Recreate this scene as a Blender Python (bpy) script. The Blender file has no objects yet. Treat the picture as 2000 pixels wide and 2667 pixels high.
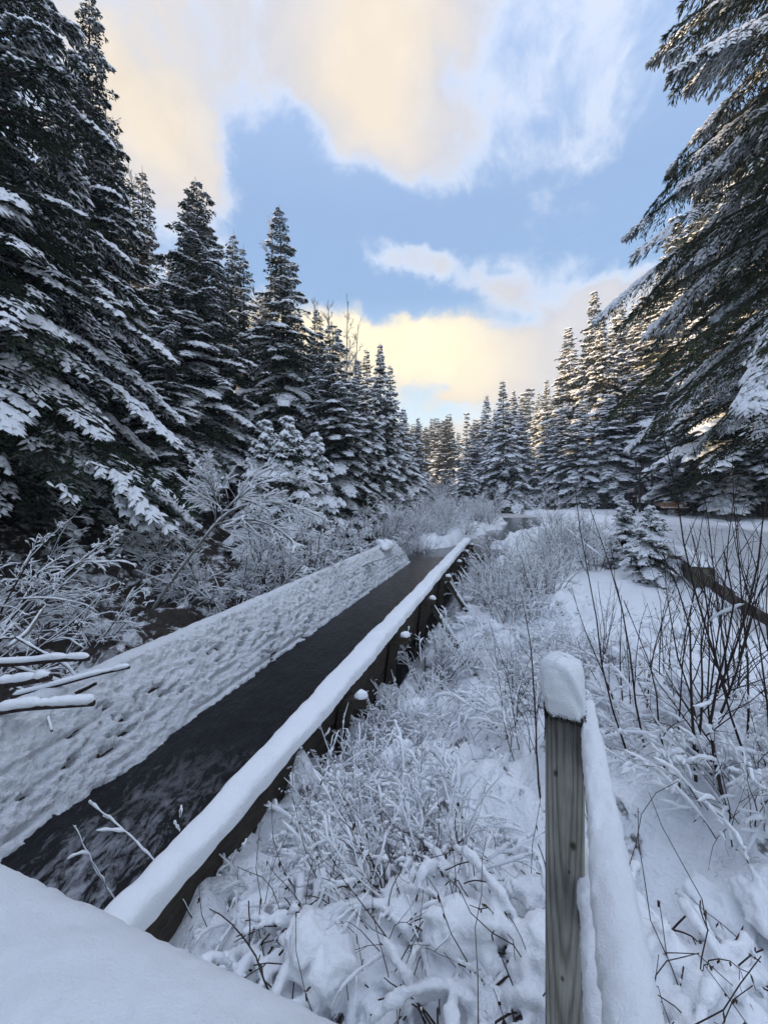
import bpy, math, random
import numpy as np
from mathutils import Vector, Matrix

R_ = math.radians
scn = bpy.context.scene
col = scn.collection

# ------------------------------------------------------------------ camera, sky, sun, exposure
EYE = 3.0
F = 1000.0          # focal length in photo pixels (frame 2000 x 2667)
HOR = 1272.0        # horizon row
cd = bpy.data.cameras.new('camera'); cam = bpy.data.objects.new('camera', cd); col.objects.link(cam)
cam.location = (0, 0, EYE); cam.rotation_euler = (math.pi/2, 0, 0)
cd.sensor_fit = 'HORIZONTAL'; cd.sensor_width = 36; cd.lens = 18
cd.shift_y = -(1333.5-HOR)/2000
cd.clip_start = 0.05; cd.clip_end = 3000
scn.camera = cam
SUN_AZ, SUN_EL = -102.0, 10.2      # degrees, azimuth from +Y towards +X
scn.view_settings.view_transform = 'Standard'; scn.view_settings.look = 'None'
scn.view_settings.exposure = 1.12; scn.view_settings.gamma = 1
scn.view_settings.use_curve_mapping = False
scn.render.engine = 'CYCLES'
scn.cycles.max_bounces = 8; scn.cycles.diffuse_bounces = 6; scn.cycles.glossy_bounces = 3
scn.cycles.transparent_max_bounces = 4; scn.cycles.transmission_bounces = 2
scn.cycles.use_adaptive_sampling = True

def P(px, py, d):
    return np.array([(px-1000)/F*d, d, EYE-(py-HOR)/F*d])

def build_world():
    w = bpy.data.worlds.new('World'); scn.world = w; w.use_nodes = True
    nt = w.node_tree; N = nt.nodes; L = nt.links
    N.clear()
    out = N.new('ShaderNodeOutputWorld'); bg = N.new('ShaderNodeBackground')
    L.new(bg.outputs[0], out.inputs[0]); bg.inputs[1].default_value = 0.1
    sky = N.new('ShaderNodeTexSky'); sky.sky_type = 'NISHITA'; sky.sun_disc = False
    sky.sun_elevation = R_(SUN_EL); sky.sun_rotation = R_(SUN_AZ)
    sky.altitude = 300; sky.air_density = 1.0; sky.dust_density = 0.6; sky.ozone_density = 1.6
    tc = N.new('ShaderNodeTexCoord')
    sep = N.new('ShaderNodeSeparateXYZ'); L.new(tc.outputs['Generated'], sep.inputs[0])
    def M(op, a, b=None, c=None, clamp=False):
        n = N.new('ShaderNodeMath'); n.operation = op; n.use_clamp = clamp
        for i, v in enumerate((a, b, c)):
            if v is None: continue
            if isinstance(v, (int, float)): n.inputs[i].default_value = v
            else: L.new(v, n.inputs[i])
        return n.outputs[0]
    X, Y, Z = sep.outputs
    az = M('ARCTAN2', X, Y); el = M('ARCSINE', Z)
    zz = M('MAXIMUM', M('ADD', Z, 0.22), 0.06)
    comb = N.new('ShaderNodeCombineXYZ')
    L.new(M('DIVIDE', X, zz), comb.inputs[0]); L.new(M('DIVIDE', Y, zz), comb.inputs[1])
    def noise(scale, det, rough, off=0.0, vec=None):
        n = N.new('ShaderNodeTexNoise'); n.inputs['Scale'].default_value = scale
        n.inputs['Detail'].default_value = det; n.inputs['Roughness'].default_value = rough
        mp = N.new('ShaderNodeMapping'); mp.inputs['Location'].default_value = (off, off*.7, off*.3)
        L.new(vec or comb.outputs[0], mp.inputs[0]); L.new(mp.outputs[0], n.inputs['Vector'])
        return n
    gen = tc.outputs['Generated']
    nw = noise(4.0, 6, .6, 2.0, gen); ns = N.new('ShaderNodeSeparateColor'); L.new(nw.outputs['Color'], ns.inputs[0])
    wa = M('ADD', az, M('MULTIPLY', M('SUBTRACT', ns.outputs[0], .5), .30))
    we = M('ADD', el, M('MULTIPLY', M('SUBTRACT', ns.outputs[1], .5), .20))
    ca, sa_ = math.cos, math.sin
    def blob(px, py, sx, sy, amp, rot=0, a0=None, e0=None):
        a = math.atan((px-1000)/F) if a0 is None else a0
        e = math.atan((HOR-py)/math.hypot(F, px-1000)) if e0 is None else e0
        k = 1/math.hypot(1, (px-1000)/F)
        da = M('SUBTRACT', wa, a); de = M('SUBTRACT', we, e)
        r = R_(rot)
        u = M('ADD', M('MULTIPLY', da, math.cos(r)), M('MULTIPLY', de, math.sin(r)))
        v = M('SUBTRACT', M('MULTIPLY', de, math.cos(r)), M('MULTIPLY', da, math.sin(r)))
        q = M('ADD', M('POWER', M('ABSOLUTE', M('DIVIDE', u, sx/F)), 2.4), M('POWER', M('ABSOLUTE', M('DIVIDE', v, sy/F)), 2.4))
        return M('MULTIPLY', M('EXPONENT', M('MULTIPLY', q, -1.0)), amp)
    def ssum(l):
        s = l[0]
        for x in l[1:]: s = M('ADD', s, x)
        return s
    body = ssum([
        blob(450, 60, 400, 250, .82, 0), blob(980, 50, 220, 180, .95, 0), blob(720, 260, 60, 190, -.25, -30), blob(1010, 300, 200, 90, .9, -22),
        blob(560, 420, 120, 60, .8, -38), blob(380, 350, 170, 90, .9, -30), blob(800, 170, 90, 90, .3), blob(800, 560, 260, 90, -.6, -15), blob(1000, 590, 260, 45, -.25, 0), blob(800, 350, 60, 90, -.4, -40), blob(1230, 800, 150, 34, -.35, -12),
        blob(1020, 680, 130, 46, .8, -22), blob(1180, 740, 160, 40, .7, -22), blob(1390, 730, 130, 60, .75, 0), blob(1620, 760, 120, 40, .85),
        blob(1040, 905, 380, 60, 1.3, -9), blob(1400, 910, 260, 90, 1.0, 0), blob(1190, 1020, 110, 15, .8),
        blob(1100, 1120, 300, 34, .7), blob(830, 950, 160, 80, .8),
        blob(1510, 390, 130, 70, .55, 25), blob(1250, 120, 130, 150, .5, 25), blob(1480, 120, 160, 60, .3, 20),
        blob(1700, 1020, 400, 120, .8), blob(300, 900, 400, 200, .6)])
    d1 = noise(1.15, 7, .56, 5.3); d4 = noise(15.0, 8, .65, 4.0, gen); d4.inputs['Distortion'].default_value = 1.2; d2 = noise(5.0, 9, .62, 9.0, gen); d2.inputs['Distortion'].default_value = .7
    det = M('ADD', M('MULTIPLY', M('SUBTRACT', d1.outputs[0], .5), 1.0), M('ADD', M('MULTIPLY', M('SUBTRACT', d2.outputs[0], .5), 1.75), M('MULTIPLY', M('SUBTRACT', d4.outputs[0], .5), .55)))
    # outside the frame: broken cloud that goes on overhead and behind
    inview = M('MULTIPLY', M('SUBTRACT', 1.0, M('SMOOTH_MIN', M('MULTIPLY', M('MAXIMUM', M('SUBTRACT', M('ABSOLUTE', az), .7), 0.0), 3.0), 1.0, .1)),
               M('SUBTRACT', 1.0, M('SMOOTH_MIN', M('MULTIPLY', M('MAXIMUM', M('SUBTRACT', el, .82), 0.0), 4.0), 1.0, .1)))
    bodyall = M('ADD', body, M('MULTIPLY', M('SUBTRACT', 1.0, inview), .42))
    dens = M('ADD', bodyall, det)
    mr = N.new('ShaderNodeMapRange'); mr.interpolation_type = 'SMOOTHSTEP'
    L.new(dens, mr.inputs[0]); mr.inputs[1].default_value = .12; mr.inputs[2].default_value = 1.05
    mask = M('MULTIPLY', mr.outputs[0], .97)
    def RGB(c):
        n = N.new('ShaderNodeRGB'); n.outputs[0].default_value = (*c, 1); return n.outputs[0]
    def mix(f, a, b, t='MIX'):
        n = N.new('ShaderNodeMix'); n.data_type = 'RGBA'; n.blend_type = t; n.clamp_factor = True
        if isinstance(f, (int, float)): n.inputs[0].default_value = f
        else: L.new(f, n.inputs[0])
        L.new(a, n.inputs[6]); L.new(b, n.inputs[7]); return n.outputs[2]
    k = 10.0
    # blue of the clear sky: Nishita, leaned on a hazy winter gradient, raised overhead to light the snow
    gr = N.new('ShaderNodeValToRGB'); L.new(el, gr.inputs[0])
    e = gr.color_ramp.elements
    e[0].position = 0.0; e[0].color = (.50, .57, .57, 1)
    e[1].position = 1.0; e[1].color = (.34, .42, .60, 1)
    for p_, c_ in ((.16, (.44, .55, .60, 1)), (.30, (.28, .42, .58, 1)), (.46, (.17, .28, .46, 1)), (.62, (.18, .28, .46, 1)), (.80, (.24, .34, .53, 1))):
        q = e.new(p_); q.color = c_
    grk = N.new('ShaderNodeVectorMath'); grk.operation = 'SCALE'; L.new(gr.outputs[0], grk.inputs[0]); grk.inputs[3].default_value = k*.90
    clear = mix(.82, sky.outputs[0], grk.outputs[0])
    # cloud colour: cream where lit, lilac grey where thick and unlit
    glow = ssum([blob(1000, 100, 170, 140, 1.0), blob(980, 900, 330, 80, 1.25), blob(330, 150, 260, 200, .5), blob(420, 300, 150, 60, .6, -30), blob(1190, 1002, 160, 40, .9), blob(1130, 1120, 300, 60, .7), blob(760, 950, 200, 120, .7), blob(1010, 340, 150, 60, .4, -22)])
    glow = M('MULTIPLY', glow, M('ADD', .75, M('MULTIPLY', d2.outputs[0], .5)))
    lil = RGB((.335*k, .34*k, .375*k)); cre = RGB((.455*k, .40*k, .33*k)); yel = RGB((.58*k, .51*k, .365*k))
    cc = mix(M('MINIMUM', glow, 1.0), lil, cre)
    low = M('MINIMUM', blob(980, 895, 330, 75, 1.15, -9), 1.0)
    cc = mix(low, cc, yel)
    # silver edges where the cloud is thin
    edge = RGB((.52*k, .55*k, .61*k))
    thin = M('SUBTRACT', 1.0, M('MINIMUM', M('MULTIPLY', M('MAXIMUM', M('SUBTRACT', mr.outputs[0], .45), 0.0), 2.2), 1.0))
    cc = mix(M('MULTIPLY', thin, M('SUBTRACT', .75, M('MULTIPLY', M('MINIMUM', M('ADD', glow, low), 1.0), .7))), cc, edge)
    d3 = noise(9.0, 8, .6, 3.0, gen); d3.inputs['Distortion'].default_value = .5
    tex = N.new('ShaderNodeVectorMath'); tex.operation = 'SCALE'; L.new(cc, tex.inputs[0]); L.new(M('ADD', .80, M('ADD', M('MULTIPLY', d3.outputs[0], .22), M('MULTIPLY', d2.outputs[0], .16))), tex.inputs[3]); cc = tex.outputs[0]
    fin = mix(mask, clear, cc)
    # added gain on the unseen sky overhead, to brighten the shaded snow
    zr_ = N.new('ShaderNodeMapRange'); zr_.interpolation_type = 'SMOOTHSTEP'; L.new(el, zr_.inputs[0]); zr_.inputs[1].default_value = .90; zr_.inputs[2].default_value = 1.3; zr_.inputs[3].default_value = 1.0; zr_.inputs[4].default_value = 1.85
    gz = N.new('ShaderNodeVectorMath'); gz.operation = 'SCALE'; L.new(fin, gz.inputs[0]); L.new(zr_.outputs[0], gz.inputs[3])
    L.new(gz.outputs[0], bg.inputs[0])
build_world()

sd = bpy.data.lights.new('sun', 'SUN'); sun = bpy.data.objects.new('sun', sd); col.objects.link(sun)
sd.energy = 4.0; sd.angle = R_(0.6); sd.color = (1.0, .72, .40)
sdir = Vector((math.sin(R_(SUN_AZ))*math.cos(R_(SUN_EL)), math.cos(R_(SUN_AZ))*math.cos(R_(SUN_EL)), math.sin(R_(SUN_EL))))
sun.rotation_euler = (-sdir).to_track_quat('-Z', 'Y').to_euler(); sun.location = (0, 0, 60)

# ------------------------------------------------------------------ helpers
def hash2(ix, iy, s):
    n = (ix.astype(np.int64)*374761393 + iy.astype(np.int64)*668265263 + s*1442695041) & 0xffffffff
    n = ((n ^ (n >> 13))*1274126177) & 0xffffffff
    return ((n ^ (n >> 16)) & 0xffff)/65535.0
def vnoise(x, y, s=0):
    x = np.asarray(x, float); y = np.asarray(y, float)
    ix = np.floor(x); iy = np.floor(y); fx = x-ix; fy = y-iy
    fx = fx*fx*fx*(fx*(fx*6-15)+10); fy = fy*fy*fy*(fy*(fy*6-15)+10)
    a = hash2(ix, iy, s); b = hash2(ix+1, iy, s); c = hash2(ix, iy+1, s); d = hash2(ix+1, iy+1, s)
    return (a*(1-fx)+b*fx)*(1-fy)+(c*(1-fx)+d*fx)*fy
def fbm(x, y, o=4, s=0, g=.5):
    t = 0; a = 1; n = 0
    for i in range(o):
        t = t+a*vnoise(x*2**i+i*17.3, y*2**i+i*9.1, s+i); n += a; a *= g
    return t/n
def sstep(a, b, x):
    t = np.clip((x-a)/(b-a), 0, 1); return t*t*(3-2*t)

class Geo:
    def __init__(s): s.V = []; s.Q = []; s.T = []; s.n = 0
    def add(s, V, Q=None, T=None):
        V = np.asarray(V, float).reshape(-1, 3)
        if Q is not None and len(Q): s.Q.append(np.asarray(Q).reshape(-1, 4)+s.n)
        if T is not None and len(T): s.T.append(np.asarray(T).reshape(-1, 3)+s.n)
        s.V.append(V); s.n += len(V); return s
    def box(s, c, size, rot=None):
        sx, sy, sz = [k/2 for k in size]
        v = np.array([[x, y, z] for x in (-sx, sx) for y in (-sy, sy) for z in (-sz, sz)])
        if rot is not None: v = v @ np.array(rot).T
        return s.add(v+np.array(c), [[0,1,3,2],[4,6,7,5],[0,4,5,1],[2,3,7,6],[0,2,6,4],[1,5,7,3]])
    def beam(s, a, b, w, h, up=(0,0,1)):
        a = np.array(a, float); b = np.array(b, float); d = b-a; l = np.linalg.norm(d); d /= l
        u = np.array(up, float); r = np.cross(d, u); r /= np.linalg.norm(r); u = np.cross(r, d)
        return s.box((a+b)/2, (w, l, h), np.stack([r, d, u], 1))
    def build(s, name, mat, parent=None, smooth=False, link=True):
        me = bpy.data.meshes.new(name)
        V = np.concatenate(s.V) if s.V else np.zeros((0, 3))
        Q = np.concatenate(s.Q) if s.Q else np.zeros((0, 4), int); T = np.concatenate(s.T) if s.T else np.zeros((0, 3), int)
        me.vertices.add(len(V)); me.vertices.foreach_set('co', V.astype(np.float32).ravel())
        nl = len(Q)*4+len(T)*3; me.loops.add(nl)
        me.loops.foreach_set('vertex_index', np.concatenate([Q.ravel(), T.ravel()]).astype(np.int32))
        me.polygons.add(len(Q)+len(T))
        st = np.concatenate([np.arange(len(Q))*4, len(Q)*4+np.arange(len(T))*3]).astype(np.int32)
        me.polygons.foreach_set('loop_start', st)
        me.update(calc_edges=True)
        me.polygons.foreach_set('use_smooth', np.full(len(Q)+len(T), smooth))
        me.validate()
        for m in (mat if isinstance(mat, (list, tuple)) else [mat]): me.materials.append(m)
        o = bpy.data.objects.new(name, me); col.objects.link(o)
        if parent: o.parent = parent
        return o

def tag(o, label=None, cat=None, group=None, kind=None):
    if label: o['label'] = label
    if cat: o['category'] = cat
    if group: o['group'] = group
    if kind: o['kind'] = kind
    return o
def empty(name, loc, label, cat, group=None, rz=0):
    o = bpy.data.objects.new(name, None); col.objects.link(o); o.location = loc; o.rotation_euler[2] = rz
    o.empty_display_size = .2
    return tag(o, label, cat, group)
def dup(root, loc, rz=0, scale=(1,1,1), label=None, group=None, tilt=(0,0)):
    c = root.copy(); col.objects.link(c); c.location = loc; c.rotation_euler = (tilt[0], tilt[1], rz); c.scale = scale
    if label: c['label'] = label
    if group: c['group'] = group
    for ch in list(root.children):
        k = ch.copy(); col.objects.link(k); k.parent = c
        for g in ch.children:
            q = g.copy(); col.objects.link(q); q.parent = k
    return c

def tubes(P_, R, k=4, geo=None, cap=True):
    """P_ (M,N,3) R (M,N) -> tubes"""
    geo = geo or Geo(); P_ = np.asarray(P_, float); R = np.asarray(R, float)
    M, N, _ = P_.shape
    if M == 0: return geo
    T = np.gradient(P_, axis=1); T /= np.linalg.norm(T, axis=2, keepdims=True)+1e-9
    ref = np.where(np.abs(T[:, :1, 2:3]) > .9, np.array([1., 0, 0]), np.array([0, 0, 1.]))
    ref = np.broadcast_to(ref, T.shape)
    A = np.cross(T, ref); A /= np.linalg.norm(A, axis=2, keepdims=True)+1e-9
    B = np.cross(T, A)
    th = np.arange(k)/k*2*np.pi+.4
    V = P_[:, :, None, :]+R[:, :, None, None]*(np.cos(th)[None, None, :, None]*A[:, :, None, :]+np.sin(th)[None, None, :, None]*B[:, :, None, :])
    idx = np.arange(M*N*k).reshape(M, N, k)
    a = idx[:, :-1, :]; b = idx[:, 1:, :]
    Q = np.stack([a, np.roll(a, -1, 2), np.roll(b, -1, 2), b], -1).reshape(-1, 4)
    geo.add(V.reshape(-1, 3), Q)
    return geo

def grow(base, d, length, N, wander, grav, rng):
    M = len(base); Pp = np.zeros((M, N, 3)); Pp[:, 0] = base; d = d/np.linalg.norm(d, axis=1, keepdims=True)
    for i in range(1, N):
        d = d+rng.normal(0, 1, (M, 3))*wander
        d[:, 2] += grav
        d /= np.linalg.norm(d, axis=1, keepdims=True)
        Pp[:, i] = Pp[:, i-1]+d*(length/(N-1))[:, None]
    return Pp
def sprout(Pp, Rr, c, t0, t1, ang, ratio, rng, lenref, flat=0.0, up=0.0):
    M, N, _ = Pp.shape
    t = rng.uniform(t0, t1, (M, c)); f = t*(N-1); i = np.minimum(f.astype(int), N-2); fr = (f-i)[..., None]
    m = np.arange(M)[:, None]
    p = Pp[m, i]*(1-fr)+Pp[m, i+1]*fr
    r = Rr[m, i]
    tan = Pp[m, i+1]-Pp[m, i]; tan /= np.linalg.norm(tan, axis=2, keepdims=True)+1e-9
    q = rng.normal(0, 1, (M, c, 3)); q[..., 2] *= (1-flat)
    q -= (q*tan).sum(2, keepdims=True)*tan; q /= np.linalg.norm(q, axis=2, keepdims=True)+1e-9
    a = ang*rng.uniform(.7, 1.3, (M, c, 1))
    d = np.cos(a)*tan+np.sin(a)*q; d[..., 2] += up
    l = (lenref[:, None]*ratio*(1.15-t)*rng.uniform(.6, 1.2, (M, c)))
    return p.reshape(-1, 3), d.reshape(-1, 3), l.ravel(), r.ravel()

def snow_on(Pp, Rr, s, geo, rng, cover=.8, k=5, up=.7, sub=2, lump=.75):
    """lumpy snow lying along the upper side of twigs"""
    M, N, _ = Pp.shape
    if M == 0: return
    n2 = (N-1)*sub+1; f = np.linspace(0, N-1, n2); i = np.minimum(f.astype(int), N-2); fr = (f-i)[None, :, None]
    Q = Pp[:, i]*(1-fr)+Pp[:, i+1]*fr; R = Rr[:, i]*(1-fr[..., 0])+Rr[:, i+1]*fr[..., 0]
    T = np.gradient(Q, axis=1); T /= np.linalg.norm(T, axis=2, keepdims=True)+1e-9
    hor = np.sqrt(np.clip(1-T[..., 2]**2, 0, 1))
    nz = rng.uniform(0, 1, (M, n2)); nz = (nz+np.roll(nz, 1, 1))/2
    rs = s*np.clip(hor*1.25-.2, 0, 1)*(1-lump+2*lump*nz)
    m = rng.uniform(0, 1, (M, 1)) < cover
    rs = np.where(m, rs, 0)*np.where(rng.uniform(0, 1, (M, n2)) < .93, 1, .25)
    rs[:, 0] = 0; rs[:, -1] *= .3
    rs[:, 1:-1] = (rs[:, :-2]+2*rs[:, 1:-1]+rs[:, 2:])/4
    C = Q.copy(); C[..., 2] += R+rs*up
    keep = rs.max(1) > 0.15*s
    tubes(C[keep], np.maximum(rs[keep], .0005), k, geo)

# ------------------------------------------------------------------ materials
def new_mat(name, base, rough=.7, spec=.3):
    m = bpy.data.materials.new(name); m.use_nodes = True; nt = m.node_tree
    b = nt.nodes['Principled BSDF']; b.inputs['Base Color'].default_value = (*base, 1)
    b.inputs['Roughness'].default_value = rough; b.inputs['Specular IOR Level'].default_value = spec
    return m, nt, b
def nz(nt, scale, det=4, rough=.5, vec=None, stretch=None, dist=0.0):
    n = nt.nodes.new('ShaderNodeTexNoise'); n.inputs['Scale'].default_value = scale; n.inputs['Detail'].default_value = det
    n.inputs['Roughness'].default_value = rough; n.inputs['Distortion'].default_value = dist
    tc = nt.nodes.new('ShaderNodeTexCoord'); src = vec or tc.outputs['Object']
    if stretch:
        mp = nt.nodes.new('ShaderNodeMapping'); mp.inputs['Scale'].default_value = stretch; nt.links.new(src, mp.inputs[0]); src = mp.outputs[0]
    nt.links.new(src, n.inputs['Vector']); return n
def ramp(nt, src, stops):
    r = nt.nodes.new('ShaderNodeValToRGB'); nt.links.new(src, r.inputs[0]); e = r.color_ramp.elements
    e[0].position, e[0].color = stops[0][0], (*stops[0][1], 1); e[1].position, e[1].color = stops[-1][0], (*stops[-1][1], 1)
    for p_, c_ in stops[1:-1]:
        q = e.new(p_); q.color = (*c_, 1)
    return r
def bump(nt, b, src, dist, strength=1.0, prev=None):
    n = nt.nodes.new('ShaderNodeBump'); n.inputs['Distance'].default_value = dist; n.inputs['Strength'].default_value = strength
    nt.links.new(src, n.inputs['Height'])
    if prev: nt.links.new(prev.outputs[0], n.inputs['Normal'])
    nt.links.new(n.outputs[0], b.inputs['Normal']); return n

def snow_mat(name, bs=60, bd=.006, c0=(.88, .90, .93), c1=(.93, .94, .96)):
    m, nt, b = new_mat(name, c1, .65, .25)
    n = nz(nt, 3, 4); r = ramp(nt, n.outputs[0], [(.3, c0), (.7, c1)]); nt.links.new(r.outputs[0], b.inputs['Base Color'])
    n2 = nz(nt, bs, 5, .65); b1 = bump(nt, b, n2.outputs[0], bd, .8)
    return m
M_snow = snow_mat('snow', 55, .012)
M_snow_near = snow_mat('snow_close', 300, .006)
M_snow_tree = snow_mat('snow_on_trees', 20, .03)

def foliage_mat(name, a, b_):
    m, nt, b = new_mat(name, a, .75, .15)
    n = nz(nt, 1.3, 5, .6); r = ramp(nt, n.outputs[0], [(.3, a), (.7, b_)])
    oi = nt.nodes.new('ShaderNodeObjectInfo'); hs = nt.nodes.new('ShaderNodeHueSaturation')
    mr = nt.nodes.new('ShaderNodeMapRange'); nt.links.new(oi.outputs['Random'], mr.inputs[0]); mr.inputs[3].default_value = .75; mr.inputs[4].default_value = 1.3
    nt.links.new(mr.outputs[0], hs.inputs['Value']); nt.links.new(r.outputs[0], hs.inputs['Color']); nt.links.new(hs.outputs[0], b.inputs['Base Color'])
    return m
M_spruce = foliage_mat('spruce_needles', (.022, .035, .022), (.045, .06, .036))
M_hemlock = foliage_mat('hemlock_needles', (.035, .045, .024), (.07, .08, .042))
def bark_mat(name, a, b_, sc=12):
    m, nt, b = new_mat(name, a, .85, .2)
    n = nz(nt, sc, 5, .65, stretch=(1, 1, .25)); r = ramp(nt, n.outputs[0], [(.35, a), (.65, b_)]); nt.links.new(r.outputs[0], b.inputs['Base Color'])
    bump(nt, b, n.outputs[0], .02, .8); return m
M_bark = bark_mat('bark', (.035, .028, .023), (.10, .085, .075))
M_twig = bark_mat('dark_twig', (.022, .016, .015), (.055, .038, .034), 30)
M_twig2 = bark_mat('brown_twig', (.035, .024, .020), (.095, .066, .055), 30)
M_greybark = bark_mat('grey_bark', (.12, .11, .105), (.25, .235, .22), 20)
M_birch = bark_mat('pale_bark', (.22, .20, .18), (.42, .38, .34), 10)

def timber_mat(name, a, b_, sc=(1, 1, .06), bd=.004):
    m, nt, b = new_mat(name, a, .8, .2)
    n = nz(nt, 60, 6, .6, stretch=sc, dist=.6); n2 = nz(nt, 5, 4, .6)
    r = ramp(nt, n.outputs[0], [(.3, a), (.7, b_)])
    mx = nt.nodes.new('ShaderNodeMix'); mx.data_type = 'RGBA'; mx.blend_type = 'MULTIPLY'; mx.inputs[0].default_value = .7
    r2 = ramp(nt, n2.outputs[0], [(.35, (.55, .55, .55)), (.65, (1, 1, 1))])
    nt.links.new(r.outputs[0], mx.inputs[6]); nt.links.new(r2.outputs[0], mx.inputs[7]); nt.links.new(mx.outputs[2], b.inputs['Base Color'])
    bump(nt, b, n.outputs[0], bd, .7); return m
M_wet = timber_mat('wet_old_timber', (.035, .028, .021), (.085, .068, .052), (1, .06, 1))
M_block = timber_mat('weathered_block', (.09, .085, .06), (.19, .175, .13), (1, .1, 1))

def post_mat():
    m, nt, b = new_mat('weathered_post', (.2, .2, .17), .8, .2)
    tc = nt.nodes.new('ShaderNodeTexCoord')
    # flat sawn grain: warped distance rings (cathedral arches) stretched along the post
    mp = nt.nodes.new('ShaderNodeMapping'); mp.inputs['Scale'].default_value = (1, .4, .05); mp.inputs['Rotation'].default_value = (.03, .05, 0)
    nt.links.new(tc.outputs['Object'], mp.inputs[0])
    w = nt.nodes.new('ShaderNodeTexWave'); w.wave_type = 'RINGS'; w.rings_direction = 'SPHERICAL'; w.inputs['Scale'].default_value = 38
    w.inputs['Distortion'].default_value = 3.0; w.inputs['Detail'].default_value = 3; w.inputs['Detail Scale'].default_value = 1.2
    nt.links.new(mp.outputs[0], w.inputs[0])
    f = nz(nt, 260, 5, .7, stretch=(1, 1, .035)); c = nz(nt, 14, 4, .6, stretch=(1, 1, .25))
    r1 = ramp(nt, w.outputs[0], [(.0, (.27, .26, .23)), (.35, (.40, .39, .355)), (1, (.46, .45, .415))])
    r2 = ramp(nt, f.outputs[0], [(.3, (.55, .55, .52)), (.7, (1.1, 1.1, 1.1))]); r3 = ramp(nt, c.outputs[0], [(.32, (.5, .47, .42)), (.62, (1, 1, 1))])
    def mul(a, b2, f_=1):
        mx = nt.nodes.new('ShaderNodeMix'); mx.data_type = 'RGBA'; mx.blend_type = 'MULTIPLY'; mx.inputs[0].default_value = f_
        nt.links.new(a, mx.inputs[6]); nt.links.new(b2, mx.inputs[7]); return mx.outputs[2]
    cc = mul(mul(r1.outputs[0], r2.outputs[0], .8), r3.outputs[0], .8)
    # damp dark stain running down from the end grain
    sp = nt.nodes.new('ShaderNodeSeparateXYZ'); nt.links.new(tc.outputs['Object'], sp.inputs[0])
    st = nz(nt, 30, 4, .6, stretch=(1, 1, .12))
    ad = nt.nodes.new('ShaderNodeMath'); ad.operation = 'MULTIPLY_ADD'; nt.links.new(st.outputs[0], ad.inputs[0]); ad.inputs[1].default_value = .16; nt.links.new(sp.outputs[2], ad.inputs[2])
    r4 = ramp(nt, ad.outputs[0], [(.0, (1, 1, 1)), (1, (.2, .18, .16))])
    r4.color_ramp.elements[0].position = 0; mr = nt.nodes.new('ShaderNodeMapRange'); nt.links.new(ad.outputs[0], mr.inputs[0])
    mr.inputs[1].default_value = -.03; mr.inputs[2].default_value = .085; nt.links.new(mr.outputs[0], r4.inputs[0])
    cc = mul(cc, r4.outputs[0], 1)
    for kx, kz, kr in ((-.019, -.135, .0065), (.010, -.36, .0045), (.018, -.295, .008), (-.005, -.62, .006)):   # knots
        sb_ = nt.nodes.new('ShaderNodeVectorMath'); sb_.operation = 'SUBTRACT'; nt.links.new(tc.outputs['Object'], sb_.inputs[0]); sb_.inputs[1].default_value = (kx, -.0425, kz)
        ml = nt.nodes.new('ShaderNodeVectorMath'); ml.operation = 'MULTIPLY'; nt.links.new(sb_.outputs[0], ml.inputs[0]); ml.inputs[1].default_value = (1, 1, .6)
        ln_ = nt.nodes.new('ShaderNodeVectorMath'); ln_.operation = 'LENGTH'; nt.links.new(ml.outputs[0], ln_.inputs[0])
        wv_ = nt.nodes.new('ShaderNodeMath'); wv_.operation = 'MULTIPLY_ADD'; nt.links.new(f.outputs[0], wv_.inputs[0]); wv_.inputs[1].default_value = .006; nt.links.new(ln_.outputs['Value'], wv_.inputs[2])
        mk = nt.nodes.new('ShaderNodeMapRange'); nt.links.new(wv_.outputs[0], mk.inputs[0]); mk.inputs[1].default_value = kr*.8; mk.inputs[2].default_value = kr*1.5
        cc = mul(cc, ramp(nt, mk.outputs[0], [(0, (.22, .19, .16)), (1, (1, 1, 1))]).outputs[0], 1)
    nt.links.new(cc, b.inputs['Base Color'])
    bb = bump(nt, b, w.outputs[0], .0012, .5); bump(nt, b, f.outputs[0], .0015, .7, bb)
    return m
M_post = post_mat()

# ------------------------------------------------------------------ terrain
KX = .335                                   # the flume runs along X = KX*Y - a
stream = np.array([(1.6, 11.6), (2.6, 13.6), (4.6, 16.4), (7.4, 20.5), (9.2, 25.0), (10.4, 31), (10.0, 38), (7.2, 48), (2, 60)])
def seg_dist(x, y, pts):
    best = np.full(np.shape(x), 1e9); tt = np.zeros(np.shape(x))
    for i in range(len(pts)-1):
        a = pts[i]; d = pts[i+1]-a; t = np.clip(((x-a[0])*d[0]+(y-a[1])*d[1])/(d@d), 0, 1)
        q = np.hypot(x-a[0]-t*d[0], y-a[1]-t*d[1]); m = q < best; best = np.where(m, q, best); tt = np.where(m, i+t, tt)
    return best, tt
path = np.array([(7.0, 1), (8.0, 6.7), (9.4, 9), (11.9, 13.5), (15.3, 21), (17.0, 30), (19.3, 40), (19.0, 48), (17.5, 60)])
PW = 1.9
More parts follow.
